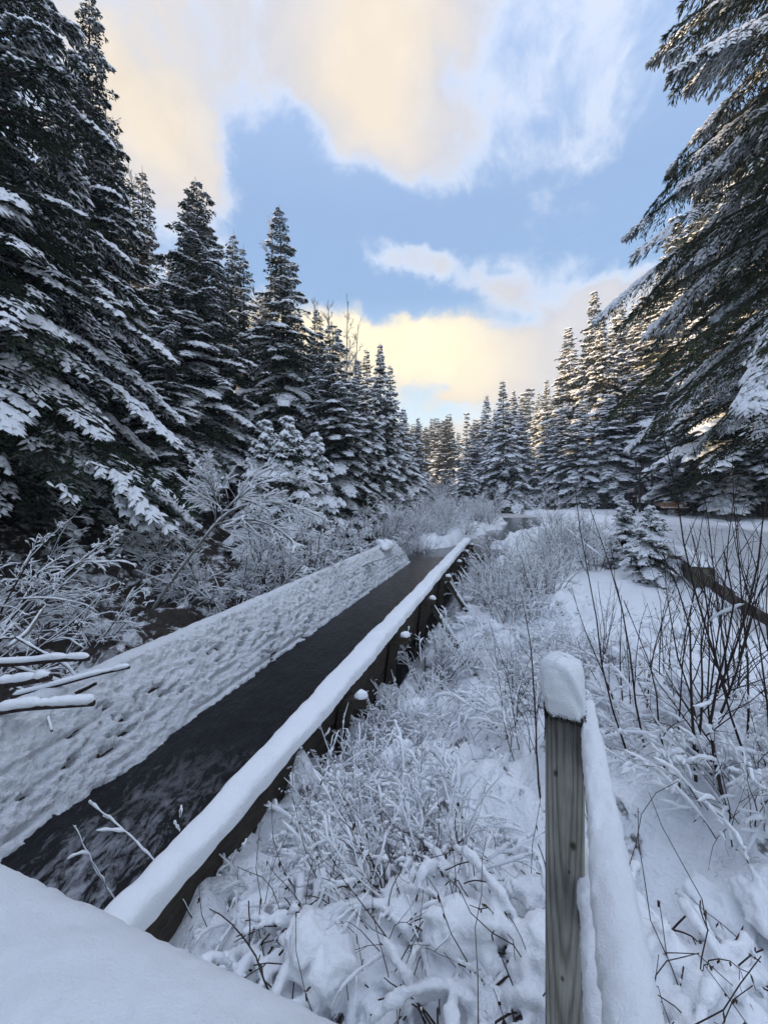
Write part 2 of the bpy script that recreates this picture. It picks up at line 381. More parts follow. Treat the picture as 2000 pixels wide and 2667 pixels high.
def ground_raw(x, y):
    a = KX*y-x                                         # lateral offset from the flume's vanishing line (left +)
    z = np.full(np.shape(x), 1.12)
    z = z-(.34+.22*sstep(2.5, 4, y))*(1-sstep(.0, 2.8, 1.3-a))*(y < 14)        # low strip along the right wall
    z = z+.30*(1-sstep(1.9, 3.0, y))*(1-sstep(1.5, 3.5, x))
    z = z+.28*sstep(5.2, 8, x-(.5*(y-5).clip(0)))*(y < 40)*0
    bank = sstep(3.4, 14, a)
    z = z-.12*sstep(3.2, 4.4, a)*(1-sstep(5, 9, a))+2.2*bank*bank
    pd, pt = seg_dist(x, y, path)
    pf = 1-sstep(PW, PW+.9, pd)
    hill = sstep(55, 150, y); z = z+7*hill+9*sstep(25, 120, np.abs(x))
    und = (fbm(x*.35+3, y*.35, 3, 5)-.5)*.55
    lump = (fbm(x*1.7, y*1.7, 3, 9)-.5)*.42+(1-np.abs(fbm(x*2.6+5, y*2.6, 3, 19)*2-1)-.5)*.16
    rough = sstep(.45, .7, fbm(x*.6+7, y*.6-2, 2, 31))
    fine = (fbm(x*6, y*6, 4, 11)-.5)
    near = 1-sstep(6, 14, np.hypot(x, y))
    openr = sstep(1.6, 3.0, x-.18*y)*(1-sstep(8.5, 11, y))*sstep(2.6, 4, y)    # smooth drift between weeds and path
    det = und*.6+lump*(1-.55*openr)+fine*(.16+.10*rough)*(1-.75*openr)*(.35+.65*near)
    tuss = np.clip(fbm(x*3.1+1, y*3.1, 3, 41)-.52, 0, 1)*.9*(1-openr)*near
    z = z+(det+tuss)*(1-pf)
    z = z*(1-pf)+pf*(1.27+.02*fine+7*hill)
    # stream bed
    sd_, st_ = seg_dist(x, y, stream)
    wdt = np.interp(st_, [0, 1, 2, 3, 4, 5, 8], [.8, .6, .8, 1.1, 1.2, 1.6, 2.0])
    cut = 1-sstep(wdt*.75, wdt*1.35, sd_+(fbm(x*1.1, y*1.1, 3, 77)-.5)*1.1)
    z = z*(1-cut)+cut*.45
    # channel below the flume and the bridge
    fl = sstep(1.42, 1.6, a)*(1-sstep(3.25, 3.45, a))*(1-sstep(11.2, 12.2, y))
    z = z*(1-fl)+fl*.2
    return z
def ground(x, y): return float(ground_raw(np.array([float(x)]), np.array([float(y)]))[0])

def axis(c, lo, hi, step, grow_, far_lo, far_hi):
    v = list(np.arange(lo, hi, step)); s = step; p = hi
    while p < far_hi: v.append(p); s *= grow_; p += s
    v.append(far_hi); s = step; p = lo-step; l = []
    while p > far_lo: l.append(p); s *= grow_; p -= s
    l.append(far_lo); return np.array(l[::-1]+v)
gx = axis(0, -1.4, 3.4, .055, 1.035, -420, 420); gy = axis(0, .8, 5.5, .055, 1.028, -60, 700)
GX, GY = np.meshgrid(gx, gy); GZ = ground_raw(GX, GY)
ny, nx = GX.shape; idx = np.arange(nx*ny).reshape(ny, nx)
g = Geo(); g.add(np.stack([GX, GY, GZ], -1), np.stack([idx[:-1, :-1], idx[:-1, 1:], idx[1:, 1:], idx[1:, :-1]], -1).reshape(-1, 4))
def ground_mat():
    m, nt, b = new_mat('snowy_ground', (.85, .87, .92), .7, .2)
    geo = nt.nodes.new('ShaderNodeNewGeometry'); sp = nt.nodes.new('ShaderNodeSeparateXYZ'); nt.links.new(geo.outputs['Position'], sp.inputs[0])
    sn = nz(nt, 2.2, 3); rs = ramp(nt, sn.outputs[0], [(.3, (.88, .90, .93)), (.7, (.93, .94, .96))])
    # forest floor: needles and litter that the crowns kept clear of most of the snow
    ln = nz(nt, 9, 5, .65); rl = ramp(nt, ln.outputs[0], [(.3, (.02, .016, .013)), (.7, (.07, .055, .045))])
    def M(op, a, b_=None, clamp=False):
        n = nt.nodes.new('ShaderNodeMath'); n.operation = op; n.use_clamp = clamp
        for i, v in enumerate((a, b_)):
            if v is None: continue
            if isinstance(v, (int, float)): n.inputs[i].default_value = v
            else: nt.links.new(v, n.inputs[i])
        return n.outputs[0]
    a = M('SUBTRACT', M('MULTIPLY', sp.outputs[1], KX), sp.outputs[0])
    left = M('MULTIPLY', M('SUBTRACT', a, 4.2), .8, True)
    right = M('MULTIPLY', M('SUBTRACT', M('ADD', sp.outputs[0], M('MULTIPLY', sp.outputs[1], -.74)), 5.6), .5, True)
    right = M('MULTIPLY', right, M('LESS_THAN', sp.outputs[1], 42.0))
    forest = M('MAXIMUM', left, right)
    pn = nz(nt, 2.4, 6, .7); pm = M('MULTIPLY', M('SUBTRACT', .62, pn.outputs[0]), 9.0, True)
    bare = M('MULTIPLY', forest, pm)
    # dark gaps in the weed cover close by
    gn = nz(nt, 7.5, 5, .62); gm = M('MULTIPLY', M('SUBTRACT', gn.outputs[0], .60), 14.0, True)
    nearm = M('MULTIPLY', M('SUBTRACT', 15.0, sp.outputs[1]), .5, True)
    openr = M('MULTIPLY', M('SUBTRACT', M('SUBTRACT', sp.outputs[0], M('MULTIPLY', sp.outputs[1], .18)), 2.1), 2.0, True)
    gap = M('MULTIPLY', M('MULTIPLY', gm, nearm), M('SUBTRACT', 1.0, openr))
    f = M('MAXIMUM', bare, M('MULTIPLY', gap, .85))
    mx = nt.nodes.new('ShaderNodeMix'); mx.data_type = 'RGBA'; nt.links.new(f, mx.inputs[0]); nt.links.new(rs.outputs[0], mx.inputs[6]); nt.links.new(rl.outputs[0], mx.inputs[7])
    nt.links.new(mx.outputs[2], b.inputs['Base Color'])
    h = nz(nt, 45, 5, .6); b1 = bump(nt, b, h.outputs[0], .02, .7); h2 = nz(nt, 6, 5, .6); bump(nt, b, h2.outputs[0], .08, .6, b1)
    return m
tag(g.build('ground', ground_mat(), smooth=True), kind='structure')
# trodden path sheet
def path_mat():
    m, nt, b = new_mat('trodden_snow', (.72, .72, .74), .7, .2)
    n = nz(nt, 5, 5, .6, stretch=(1, .35, 1)); r = ramp(nt, n.outputs[0], [(.25, (.52, .50, .50)), (.5, (.76, .77, .80)), (.75, (.84, .86, .90))]); nt.links.new(r.outputs[0], b.inputs['Base Color'])
    n2 = nz(nt, 18, 5, .6); bump(nt, b, n2.outputs[0], .03, .8); return m
pl = []; dd = np.diff(path, axis=0)
ts = np.linspace(0, len(path)-1, 160); ii = np.minimum(ts.astype(int), len(path)-2)
pc = path[ii]+dd[ii]*(ts-ii)[:, None]
for _ in range(6): pc[1:-1] = (pc[:-2]+pc[2:]+2*pc[1:-1])/4
tg = np.gradient(pc, axis=0); tg /= np.linalg.norm(tg, axis=1, keepdims=True); nr = np.stack([tg[:, 1], -tg[:, 0]], 1)
ww = np.linspace(-PW*.95, PW*.95, 15)
pv = pc[:, None, :]+nr[:, None, :]*ww[None, :, None]; 
pv = pv+nr[:, None, :]*((vnoise(ts*3, ts*0)-.5)*.5)[:, None, None]
pz = np.maximum(ground_raw(pv[..., 0], pv[..., 1]), 1.25)+.012
idx = np.arange(160*15).reshape(160, 15)
g = Geo(); g.add(np.concatenate([pv, pz[..., None]], 2), np.stack([idx[:-1, :-1], idx[:-1, 1:], idx[1:, 1:], idx[1:, :-1]], -1).reshape(-1, 4))
tag(g.build('path', path_mat(), smooth=True), kind='structure')

# ------------------------------------------------------------------ water
def water_mat(name, foam, tint=(.012, .012, .013)):
    m, nt, b = new_mat(name, tint, .12, .5)
    n = nz(nt, 6, 5, .6, stretch=(1, .45, 1), dist=.6); n2 = nz(nt, 28, 4, .6, stretch=(1, .5, 1), dist=.8)
    b1 = bump(nt, b, n.outputs[0], .035 if foam else .01, .8); bump(nt, b, n2.outputs[0], .012 if foam else .003, .8, b1)
    if foam:
        b.inputs['Roughness'].default_value = .28; b.inputs['Specular IOR Level'].default_value = .12
        geo = nt.nodes.new('ShaderNodeNewGeometry'); sp = nt.nodes.new('ShaderNodeSeparateXYZ'); nt.links.new(geo.outputs['Position'], sp.inputs[0])
        def M(op, a, b_=None, clamp=False):
            q = nt.nodes.new('ShaderNodeMath'); q.operation = op; q.use_clamp = clamp
            for i, v in enumerate((a, b_)):
                if v is None: continue
                if isinstance(v, (int, float)): q.inputs[i].default_value = v
                else: nt.links.new(v, q.inputs[i])
            return q.outputs[0]
        a = M('SUBTRACT', M('MULTIPLY', sp.outputs[1], KX), sp.outputs[0])
        near = M('MULTIPLY', M('SUBTRACT', 3.3, sp.outputs[1]), .75, True)
        streak = M('SUBTRACT', 1.0, M('MULTIPLY', M('ABSOLUTE', M('SUBTRACT', a, 2.45)), 1.9), True)
        fn = nz(nt, 9, 10, .75, stretch=(1.4, .7, 1), dist=.4); fn2 = nz(nt, 30, 4, .6, dist=.5)
        fm = M('MULTIPLY', M('SUBTRACT', M('ADD', M('MULTIPLY', fn.outputs[0], 1.0), M('MULTIPLY', streak, .17)), .575), 6.0, True)
        fm = M('MULTIPLY', fm, M('MULTIPLY', near, M('ADD', .45, M('MULTIPLY', fn2.outputs[0], .8))))
        sc = M('MULTIPLY', M('SUBTRACT', nz(nt, 16, 5, .7, stretch=(1, .5, 1), dist=1).outputs[0], .60), 2.5, True)
        far_ = M('MULTIPLY', M('SUBTRACT', sp.outputs[1], 5.5), .18, True)
        cr = nt.nodes.new('ShaderNodeMix'); cr.data_type = 'RGBA'; nt.links.new(far_, cr.inputs[0]); cr.inputs[6].default_value = (.010, .010, .011, 1); cr.inputs[7].default_value = (.045, .038, .033, 1)
        fm = M('MAXIMUM', fm, M('MULTIPLY', sc, .05))
        mx = nt.nodes.new('ShaderNodeMix'); mx.data_type = 'RGBA'; nt.links.new(fm, mx.inputs[0]); nt.links.new(cr.outputs[2], mx.inputs[6]); mx.inputs[7].default_value = (.40, .41, .44, 1)
        nt.links.new(mx.outputs[2], b.inputs['Base Color'])
        rr = M('ADD', .26, M('MULTIPLY', fm, .5)); nt.links.new(rr, b.inputs['Roughness'])
    return m
WZ = .8
# flume water: gently rippled sheet
ys = np.linspace(.2, 12.3, 300); aa = np.linspace(1.25, 3.25, 60)
AY, AA = np.meshgrid(ys, aa, indexing='ij'); wx = KX*AY-AA
amp = .035*(1-sstep(2, 5, AY))+.006
wz = WZ+amp*(fbm(wx*4, AY*2.2, 4, 3)-.5)*2
idx = np.arange(300*60).reshape(300, 60)
g = Geo(); g.add(np.stack([wx, AY, wz], -1), np.stack([idx[:-1, :-1], idx[:-1, 1:], idx[1:, 1:], idx[1:, :-1]], -1).reshape(-1, 4))
tag(g.build('flume_water', water_mat('running_water', True), smooth=True), kind='structure')
g = Geo(); g.add([[-3, 12.2, WZ-.006], [24, 12.2, WZ-.006], [24, 75, WZ-.006], [-3, 75, WZ-.006]], [[0, 1, 2, 3]])
tag(g.build('stream_water', water_mat('still_water', False)), kind='structure')
m, nt, b = new_mat('frosted_ice', (.62, .60, .58), .45, .4)
g = Geo(); yy = np.linspace(29, 60, 60); sc_ = np.interp(yy, stream[:, 1], stream[:, 0])
e1 = np.stack([sc_-3, yy, np.full(60, WZ+.006)], 1); e2 = np.stack([sc_+3, yy, np.full(60, WZ+.006)], 1); e1[:, 1] += .6*np.sin(yy); 
ix = np.arange(59); g.add(np.concatenate([e1, e2]), np.stack([ix, ix+60, ix+61, ix+1], 1))
tag(g.build('stream_ice', m), kind='structure')

# ------------------------------------------------------------------ timber flume
fl = empty('timber_flume', (0, 0, 0), 'long straight timber flume with snow-capped rail and dark rushing water between its walls', 'flume')
def fp(a, y, z): return np.array([KX*y-a, y, z])
rng = np.random.default_rng(5)
def slab(geo, a0, z0, a1, z1, y0, y1, th):
    """board spanning cross-section (a0,z0)-(a1,z1), thickness th, from y0 to y1"""
    d = np.array([a1-a0, z1-z0]); n = np.array([-d[1], d[0]])/np.linalg.norm(d)*th/2
    c = [(a0+n[0], z0+n[1]), (a1+n[0], z1+n[1]), (a1-n[0], z1-n[1]), (a0-n[0], z0-n[1])]
    v = [fp(a, y0, z) for a, z in c]+[fp(a, y1, z) for a, z in c]
    geo.add(v, [[0,1,2,3],[7,6,5,4],[0,4,5,1],[1,5,6,2],[2,6,7,3],[3,7,4,0]])
FY0, FY1 = .35, 11.75
cuts = [FY0, 2.95, 5.8, 8.7, FY1]
for j in range(5):                  # right wall: leaning boards
    t0, t1 = j/5, (j+1)/5-.018
    for k in range(4):
        q = Geo(); o = rng.uniform(-.008, .008)
        A = lambda t: 1.50-.10*t+o
        Z = lambda t: .45+.90*t
        slab(q, A(t0), Z(t0), A(t1), Z(t1), cuts[k]+.004, cuts[k+1]-.004, .06)
        q.build('plank', M_wet, fl)
for j in range(6):                  # left wall: sloping apron
    t0, t1 = j/6, (j+1)/6-.015
    for k in range(4):
        q = Geo(); o = rng.uniform(-.006, .006)
        slab(q, 2.98+.59*t0+o, .52+.80*t0, 2.98+.59*t1+o, .52+.80*t1, cuts[k]+.004, cuts[k+1]-.004+(.0 if k < 3 else -.25), .06)
        q.build('plank', M_wet, fl)
q = Geo(); slab(q, 1.345, 1.385, 1.465, 1.385, FY0, FY1, .07); q.build('cap_beam', M_wet, fl)
q = Geo(); slab(q, 3.55, 1.31, 3.72, 1.31, FY0, FY1-.3, .08); q.build('top_beam', M_wet, fl)
posts_y = [3.05, 4.3, 5.75, 7.2, 8.67, 10.1, 11.3]
for y in posts_y:
    q = Geo(); q.beam(fp(1.45, y, 1.305), fp(1.16, y, 1.305), .09, .075); q.build('stub_beam', M_wet, fl)
    q = Geo(); q.beam(fp(1.33, y, 1.265), fp(1.42, y, .4), .12, .10, (1, 0, 0)); q.build('strut', M_wet, fl)
    if y > 5: q = Geo(); q.beam(fp(1.24, y+.1, 1.22), fp(.78, y-.12, .62), .08, .10, (0, 1, 0)); q.build('brace', M_wet, fl)
    q = Geo(); q.beam(fp(3.6, y, 1.3), fp(4.15, y, .7), .1, .1, (0, 1, 0)); q.build('brace', M_wet, fl)
# snow on the cap: rounded profile swept along the rail
def sweep_snow(name, a0, a1, z, y0, y1, h, parent, seed, n=360, kk=13, over=.03, edge=.012):
    ys = np.linspace(y0, y1, n); ph = np.linspace(0, math.pi, kk)
    w = (a1-a0)/2+over
    hh = h*(.92+.40*(vnoise(ys*1.3, ys*0, seed)-.5)+.30*(vnoise(ys*4.5, ys*0, seed+1)-.5)+.16*(vnoise(ys*14, ys*0, seed+2)-.5)); endf = np.minimum(1, np.minimum((ys-y0), (y1-ys))/.12+.15)**.5
    hh = hh*endf
    rows = []
    for k in range(kk):
        c, s_ = math.cos(ph[k]), math.sin(ph[k])
        aw = np.sign(c)*abs(c)**.7*(w+(vnoise(ys*7, ys*0+k*.2, seed+5)-.5)*edge*2*abs(c)**3+(vnoise(ys*30, ys*0+k*.3, seed+6)-.5)*edge*abs(c)**3)
        zz_ = z+hh*abs(s_)**.62+(vnoise(ys*14, ys*0+k*.9, seed+3)-.5)*.008-(.03 if k in (0, kk-1) else 0)
        a = (a0+a1)/2+aw
        a = (a0+a1)/2+(a-(a0+a1)/2)*(.66+.40*sstep(.9, 3.6, ys)); rows.append(np.stack([KX*ys-a, ys, zz_], 1))
    v = np.stack(rows, 1); idx = np.arange(n*kk).reshape(n, kk)
    q = Geo(); q.add(v, np.stack([idx[:-1, :-1], idx[1:, :-1], idx[1:, 1:], idx[:-1, 1:]], -1).reshape(-1, 4))
    q.add(v[0], None, [[0, i, i+1] for i in range(1, kk-1)]); q.add(v[-1], None, [[0, i+1, i] for i in range(1, kk-1)])
    return q.build(name, M_snow, parent, True)
sweep_snow('snow_cap', 1.315, 1.495, 1.425, FY0, FY1+.03, .075, fl, 3, over=.016, n=700)
def blobgeo(geo, c, r, seed, nu=12, nv=8, amp=.18, flat=True):
    c = np.array(c); th = np.linspace(0, 2*np.pi, nu, endpoint=False); ph = np.linspace(.001, np.pi-.001, nv)
    TH, PH = np.meshgrid(th, ph); d = np.stack([np.cos(TH)*np.sin(PH), np.sin(TH)*np.sin(PH), np.cos(PH)], -1)
    nn = 1+amp*(vnoise(d[..., 0]*2.2+seed*3.1+d[..., 2]*1.3, d[..., 1]*2.2+seed, seed)-.5)*2
    v = d*nn[..., None]*np.array(r)
    if flat: v[..., 2] = np.where(v[..., 2] < 0, v[..., 2]*.45, v[..., 2])
    idx = np.arange(nu*nv).reshape(nv, nu); a = idx[:-1]; b2 = idx[1:]
    geo.add(v+c, np.stack([a, b2, np.roll(b2, -1, 1), np.roll(a, -1, 1)], -1).reshape(-1, 4))
for i, y in enumerate(posts_y):
    q = Geo(); blobgeo(q, fp(1.20, y, 1.35), (.055, .045, .045), i+1, 16, 10); q.build('snow_lump', M_snow, fl, True)
    if y < 5: continue
    q = Geo(); s0 = fp(1.22, y+.09, 1.20); e0 = fp(.86, y-.1, .77)
    pts = np.linspace(s0, e0, 14)[None]; pts[..., 2] += .045
    tubes(pts, .020+.016*rng.uniform(0, 1, (1, 14))*np.sin(np.linspace(0, np.pi, 14))[None], 7, q); q.build('snow_lump', M_snow, fl, True)
# snow plastered on the sloping left wall, broken by seams and dark holes
nyy, naa = 900, 78
ys = np.linspace(FY0, FY1-.25, nyy)**1.0; ys = FY0+(FY1-.25-FY0)*(np.linspace(0, 1, nyy)**1.35)
tt = np.linspace(0, 1, naa); YY, TT = np.meshgrid(ys, tt, indexing='ij')
# profile: t 0..0.82 slope, then rounds over the top beam
sl = np.clip(TT/.84, 0, 1); ro = np.clip((TT-.84)/.16, 0, 1)
A_ = 2.95+.61*sl+.26*ro; Z_ = .60+.80*sl+.05*np.sin(ro*np.pi*.85)-.18*ro**2
len_s = 1.05*sl
rip = (fbm(YY*21, len_s*26, 3, 21, .7)-.5)*.062*(1-.8*ro)
lmp = (fbm(YY*3.5, len_s*7, 3, 22)-.5)*.04
seam = np.zeros_like(YY)
for sp_, dp in ((.05, .07), (.11, .075), (.28, .05), (.46, .04), (.66, .045)):
    line = sp_+(fbm(YY*3, YY*0+sp_*9, 3, 33)-.5)*.04
    seam -= dp*np.exp(-((sl-line)/.014)**2)*sstep(.42, .62, fbm(YY*2.6, YY*0+sp_*40, 3, 51))
hol = -.13*sstep(.61, .72, fbm(YY*7.5, len_s*19, 4, 61, .6))*sstep(.48, .62, fbm(YY*.9, len_s*3, 2, 63))
hol -= .12*(1-sstep(.0, .05, sl))*sstep(.45, .62, fbm(YY*9, sl*3, 3, 72))
thick = .052+rip+lmp*(1-.6*ro)+(seam+hol)*(ro < .05)
A2 = A_-thick*.83*(1-ro); Z2 = Z_+thick*(.55+.45*ro)
v = np.stack([KX*YY-A2, YY, Z2], -1)
idx = np.arange(nyy*naa).reshape(nyy, naa); qd = np.stack([idx[:-1, :-1], idx[:-1, 1:], idx[1:, 1:], idx[1:, :-1]], -1).reshape(-1, 4)
q = Geo(); q.add(v, qd); q.build('snow_apron', snow_mat('rippled_snow', 48, .06), fl, True)

# broken board end and its snow at the far end of the apron
q = Geo(); blobgeo(q, fp(3.55, 10.7, 1.40), (.24, .6, .20), 4, 22, 14, .3); q.build('snow_lump', M_snow, fl, True)

# ------------------------------------------------------------------ conifers
def conifer(seed, H, R, z0, dz, per, sp, snow=.6, thick=1.0, droop=.25, sideh=.25, prof=.8, trunk_r=None, top=.0, narrow=.38, patch=1.0, az_lim=None, up_top=.7, low_pitch=-.25, tipup=.0, lw=.15, bvar=.8, fringe=False, closed=False, sw=.25):
    rg = np.random.default_rng(seed); fol = Geo(); sno = Geo(); wood = Geo()
    tr = trunk_r or H*.012+.02
    n = 14; zz_ = np.linspace(-.4, H, n); pts = np.stack([np.zeros(n), np.zeros(n), zz_], 1); pts[1:, :2] += rg.normal(0, .012*R, (n-1, 2))
    tubes(pts[None], (tr*(1-np.linspace(0, .96, n)))[None], 9, wood)
    z = z0; W0 = []
    while z < H-.04*H*.3:
        h = (z-z0)/(H-z0)
        Lr = R*((1-h)**prof)*(.55+.45*min(1, h*8+.35))
        npp = max(3, int(round(per*(1-.45*h))))
        a0 = rg.uniform(0, 6.28)
        for k in range(npp):
            az = a0+k*2*np.pi/npp+rg.normal(0, .25)
            if az_lim is not None:
                dlt = (az-az_lim[0]+np.pi) % (2*np.pi)-np.pi
                if abs(dlt) > az_lim[1]: continue
            L = max(Lr*rg.uniform(.6, 1.2), sp*.55); szf = min(1, .38+L/(6*sp)); sload = rg.normal(0, 1)*bvar
            zo = z+rg.uniform(-.9, .9)*dz*(1-.5*h)
            pitch = low_pitch+(up_top-low_pitch)*h**1.2+rg.normal(0, .12)
            drp = droop*rg.uniform(.7, 1.3)*(1-.6*h)
            nn = max(3, int(L/sp)); mm = max(2, int(L*narrow/sp*1.15))
            t = (np.arange(nn)+.7+rg.uniform(-.25, .25, nn))/nn; t = np.clip(t, .06, 1)
            sc = lambda t_: np.stack([L*t_*(1-.0*t_), 0*t_, L*(pitch*t_-drp*t_**2+tipup*t_**4)], -1)
            Rc = sc(t)                                         # nn,3
            T, S, U, Q = np.meshgrid(t, np.array([-1., 1.]), (np.arange(mm)+.5)/mm, np.array([-1., 0.9]), indexing='ij')
            shp = T.shape
            l = (L*narrow*(1-T)**.62*np.minimum(1, T*4+.25)+sp*.5)*rg.uniform(.75, 1.2, (nn, 2, 1, 1))
            ang = (1.02-.35*T)+rg.normal(0, .12, (nn, 2, 1, 1))
            u = U+rg.uniform(-.3, .3, shp)/mm
            px = Rc[:, None, None, None, 0]+l*u*np.cos(ang); py = S*l*u*np.sin(ang)
            pz_ = Rc[:, None, None, None, 2]-sideh*l*u**1.5+rg.normal(0, .03*sp, shp)
            # sub twig direction
            a2 = ang*S+Q*S*.75+rg.normal(0, .2, shp)
            ls = sp*1.3*szf*(1-.35*u)*rg.uniform(.65, 1.3, shp)
            dz_ = -sideh*.75*u-.15+rg.normal(0, .12, shp)-drp*T*.6
            D = np.stack([np.cos(a2), np.sin(a2), dz_], -1); D /= np.linalg.norm(D, axis=-1, keepdims=True)
            B = np.stack([px, py, pz_], -1)
            B = B.reshape(-1, 3); D = D.reshape(-1, 3); ls = ls.ravel()
            # tip twigs of the side branches follow their direction
            roll = rg.normal(0, .35, len(B))
            sdv = np.stack([-D[:, 1], D[:, 0], 0*roll], 1); sdv /= np.linalg.norm(sdv, axis=1, keepdims=True)+1e-9
            upv = np.cross(D, sdv)*-1; upv *= np.sign(upv[:, 2:3]+1e-9)
            sd2 = sdv*np.cos(roll)[:, None]+upv*np.sin(roll)[:, None]
            w = ls*lw*rg.uniform(.7, 1.3, len(B))
            tip = B+D*ls[:, None]; mid = B+D*(ls*.45)[:, None]
            ca_, sa2 = math.cos(az), math.sin(az)
            def rot(v):
                o = np.empty_like(v); o[:, 0] = v[:, 0]*ca_-v[:, 1]*sa2; o[:, 1] = v[:, 0]*sa2+v[:, 1]*ca_; o[:, 2] = v[:, 2]+zo; return o
            m_ = len(B); i = np.arange(m_)
            dn = np.array([0, 0, -1.0])
            V = np.concatenate([B, mid+sd2*w[:, None], tip, mid-sd2*w[:, None], mid+dn*(w*1.5)[:, None]])
            if fringe:      # needles bristling off the twig
                fq = (B+D*(ls*.15)[:, None], B+D*(ls*.30)[:, None]); v2 = []
                for b_, sg in ((fq[0], 1), (fq[0], -1), (fq[1], 1), (fq[1], -1)):
                    e_ = b_+(D*.62+sd2*sg*.62)*(ls*.42)[:, None]; v2 += [b_, b_+D*(ls*.16)[:, None], e_]
                V = np.concatenate([V]+v2)
                tri = [np.stack([i+(5+3*x)*m_, i+(6+3*x)*m_, i+(7+3*x)*m_], 1) for x in range(4)]
            else: tri = []
            fol.add(rot(V), np.stack([i, i+m_, i+2*m_, i+3*m_], 1), np.concatenate([np.stack([i, i+4*m_, i+2*m_], 1)]+tri))
            # snow
            bn = rg.uniform(0, 1); ex = (T.ravel()*.6+.4*rg.uniform(0, 1))
            nzv = vnoise(B[:, 0]*1.1/patch+rg.uniform(0, 50), B[:, 1]*1.1/patch+rg.uniform(0, 50), seed)
            pr = (nzv-.5)*1.1+.5+.22*(rg.uniform(0, 1, m_)-.5)+.3*(T.ravel()-.55)+(snow-.5)*.9+sload*.2
            keep = pr > .5
            if keep.any():
                kB = B[keep]; kD = D[keep]; kl = ls[keep]*1.05; ks = sdv[keep]; st = np.clip((pr[keep]-.5)*3.2+.45, .4, 1.7)*thick
                kw = kl*sw*np.clip(st, .7, 1.6); hh = kl*.19*st
                kB = kB+np.array([0, 0, 1])*(hh*.10+.006)[:, None]
                mdp = kB+kD*(kl*.5)[:, None]; tp = kB+kD*(kl*1.02)[:, None]
                q_ = len(kB); j = np.arange(q_)
                z1 = np.array([0, 0, 1.0])
                V = np.concatenate([kB-kD*(kl*.12)[:, None], mdp+ks*kw[:, None], tp, mdp-ks*kw[:, None], kB+kD*(kl*.25)[:, None]+z1*hh[:, None], kB+kD*(kl*.72)[:, None]+z1*(hh*.85)[:, None]])
                b0, rr_, tt_, ll_, t1_, t2_ = [j+q_*x for x in range(6)]
                tri = np.concatenate([np.stack(x, 1) for x in ((b0, rr_, t1_), (rr_, t2_, t1_), (rr_, tt_, t2_), (tt_, ll_, t2_), (ll_, t1_, t2_), (ll_, b0, t1_))])
                if closed: tri = np.concatenate([tri, np.stack([b0, ll_, rr_], 1), np.stack([ll_, tt_, rr_], 1)])
                sno.add(rot(V), None, tri)
            if L > .5:
                tl = np.linspace(0, .92, 6); W0.append((rot(sc(tl)), L))
        z += dz*rg.uniform(.8, 1.2)*(1-.35*h)
    if W0:
        PP = np.stack([w[0] for w in W0]); LL = np.array([w[1] for w in W0])
        RR = (LL*.010+.006)[:, None]*np.linspace(1, .3, 6)[None]; tubes(PP, RR, 4, wood)
    return fol, sno, wood
def tri_count(g): return sum(len(q) for q in g.Q)*2+sum(len(t) for t in g.T)
stats = {}
def make_tree(name, cat, label, group, loc, mats=(None, None), **kw):
    f, s, w = conifer(**kw)
    t = empty(name, loc, label, cat, group)
    w.build('trunk', M_bark, t, True); f.build('crown', mats[0] or M_spruce, t, False); s.build('snow_load', M_snow_tree, t, True)
    stats[name+str(kw['seed'])] = (tri_count(f), tri_count(s), tri_count(w))
    if kw.get('closed'):
        so = [c for c in t.children if c.name.startswith('snow_load')][0]; md = so.modifiers.new('Melt', 'REMESH'); md.mode = 'VOXEL'; md.voxel_size = .026; md.use_smooth_shade = True
    return t
G_L = 'snowy conifers on the left bank'; G_R = 'snowy conifers on the right side of the path'; G_F = 'distant conifers closing the valley'

def tree_pos(px, d, dz=0):
    x = (px-1000)/F*d; return (x, d, ground(x, d)+dz)
def ztop(py, d): return EYE-(py-HOR)/F*d

# the great spruce at the left edge
loc = tree_pos(-45, 8.2)
make_tree('spruce_tree', 'spruce tree', 'huge dark spruce at the left edge, its boughs heaped with snow slabs', G_L, loc,
    seed=11, H=16.6, R=4.2, z0=1.5, dz=.45, per=7, sp=.175, snow=.38, thick=1.35, sw=.19, droop=.38, sideh=.5, prof=.95, patch=.6, low_pitch=-.42, up_top=.25, bvar=1.1, fringe=True, lw=.11, narrow=.36)
# prototypes
T_mid = [None]*3; first = {}
spec_mid = [dict(seed=21, H=14, R=2.5, z0=1.5, dz=.31, per=7, sp=.155, snow=.42, thick=1.35, droop=.35, sideh=.35, prof=.80, low_pitch=-.35, up_top=.35),
            dict(seed=22, H=14, R=2.6, z0=1.2, dz=.31, per=7, sp=.155, snow=.52, thick=1.4, droop=.3, sideh=.4, prof=.72, low_pitch=-.4, up_top=.5),
            dict(seed=23, H=14, R=2.2, z0=1.2, dz=.33, per=6, sp=.16, snow=.46, thick=1.4, droop=.3, sideh=.3, prof=.75, low_pitch=-.3, up_top=.5)]
spec_spire = [dict(seed=31, H=12, R=2.2, z0=.5, dz=.30, per=7, sp=.18, snow=.55, thick=1.5, droop=.4, sideh=.4, prof=1.05, low_pitch=-.45, up_top=.5, narrow=.40),
              dict(seed=32, H=12, R=2.0, z0=.4, dz=.30, per=7, sp=.18, snow=.6, thick=1.5, droop=.42, sideh=.45, prof=.9, low_pitch=-.5, up_top=.5, narrow=.40),
              dict(seed=33, H=14, trunk_r=.10, R=2.3, z0=1.3, dz=.32, per=7, sp=.2, snow=.52, thick=1.45, droop=.4, sideh=.4, prof=.9, low_pitch=-.4, up_top=.5, narrow=.40)]
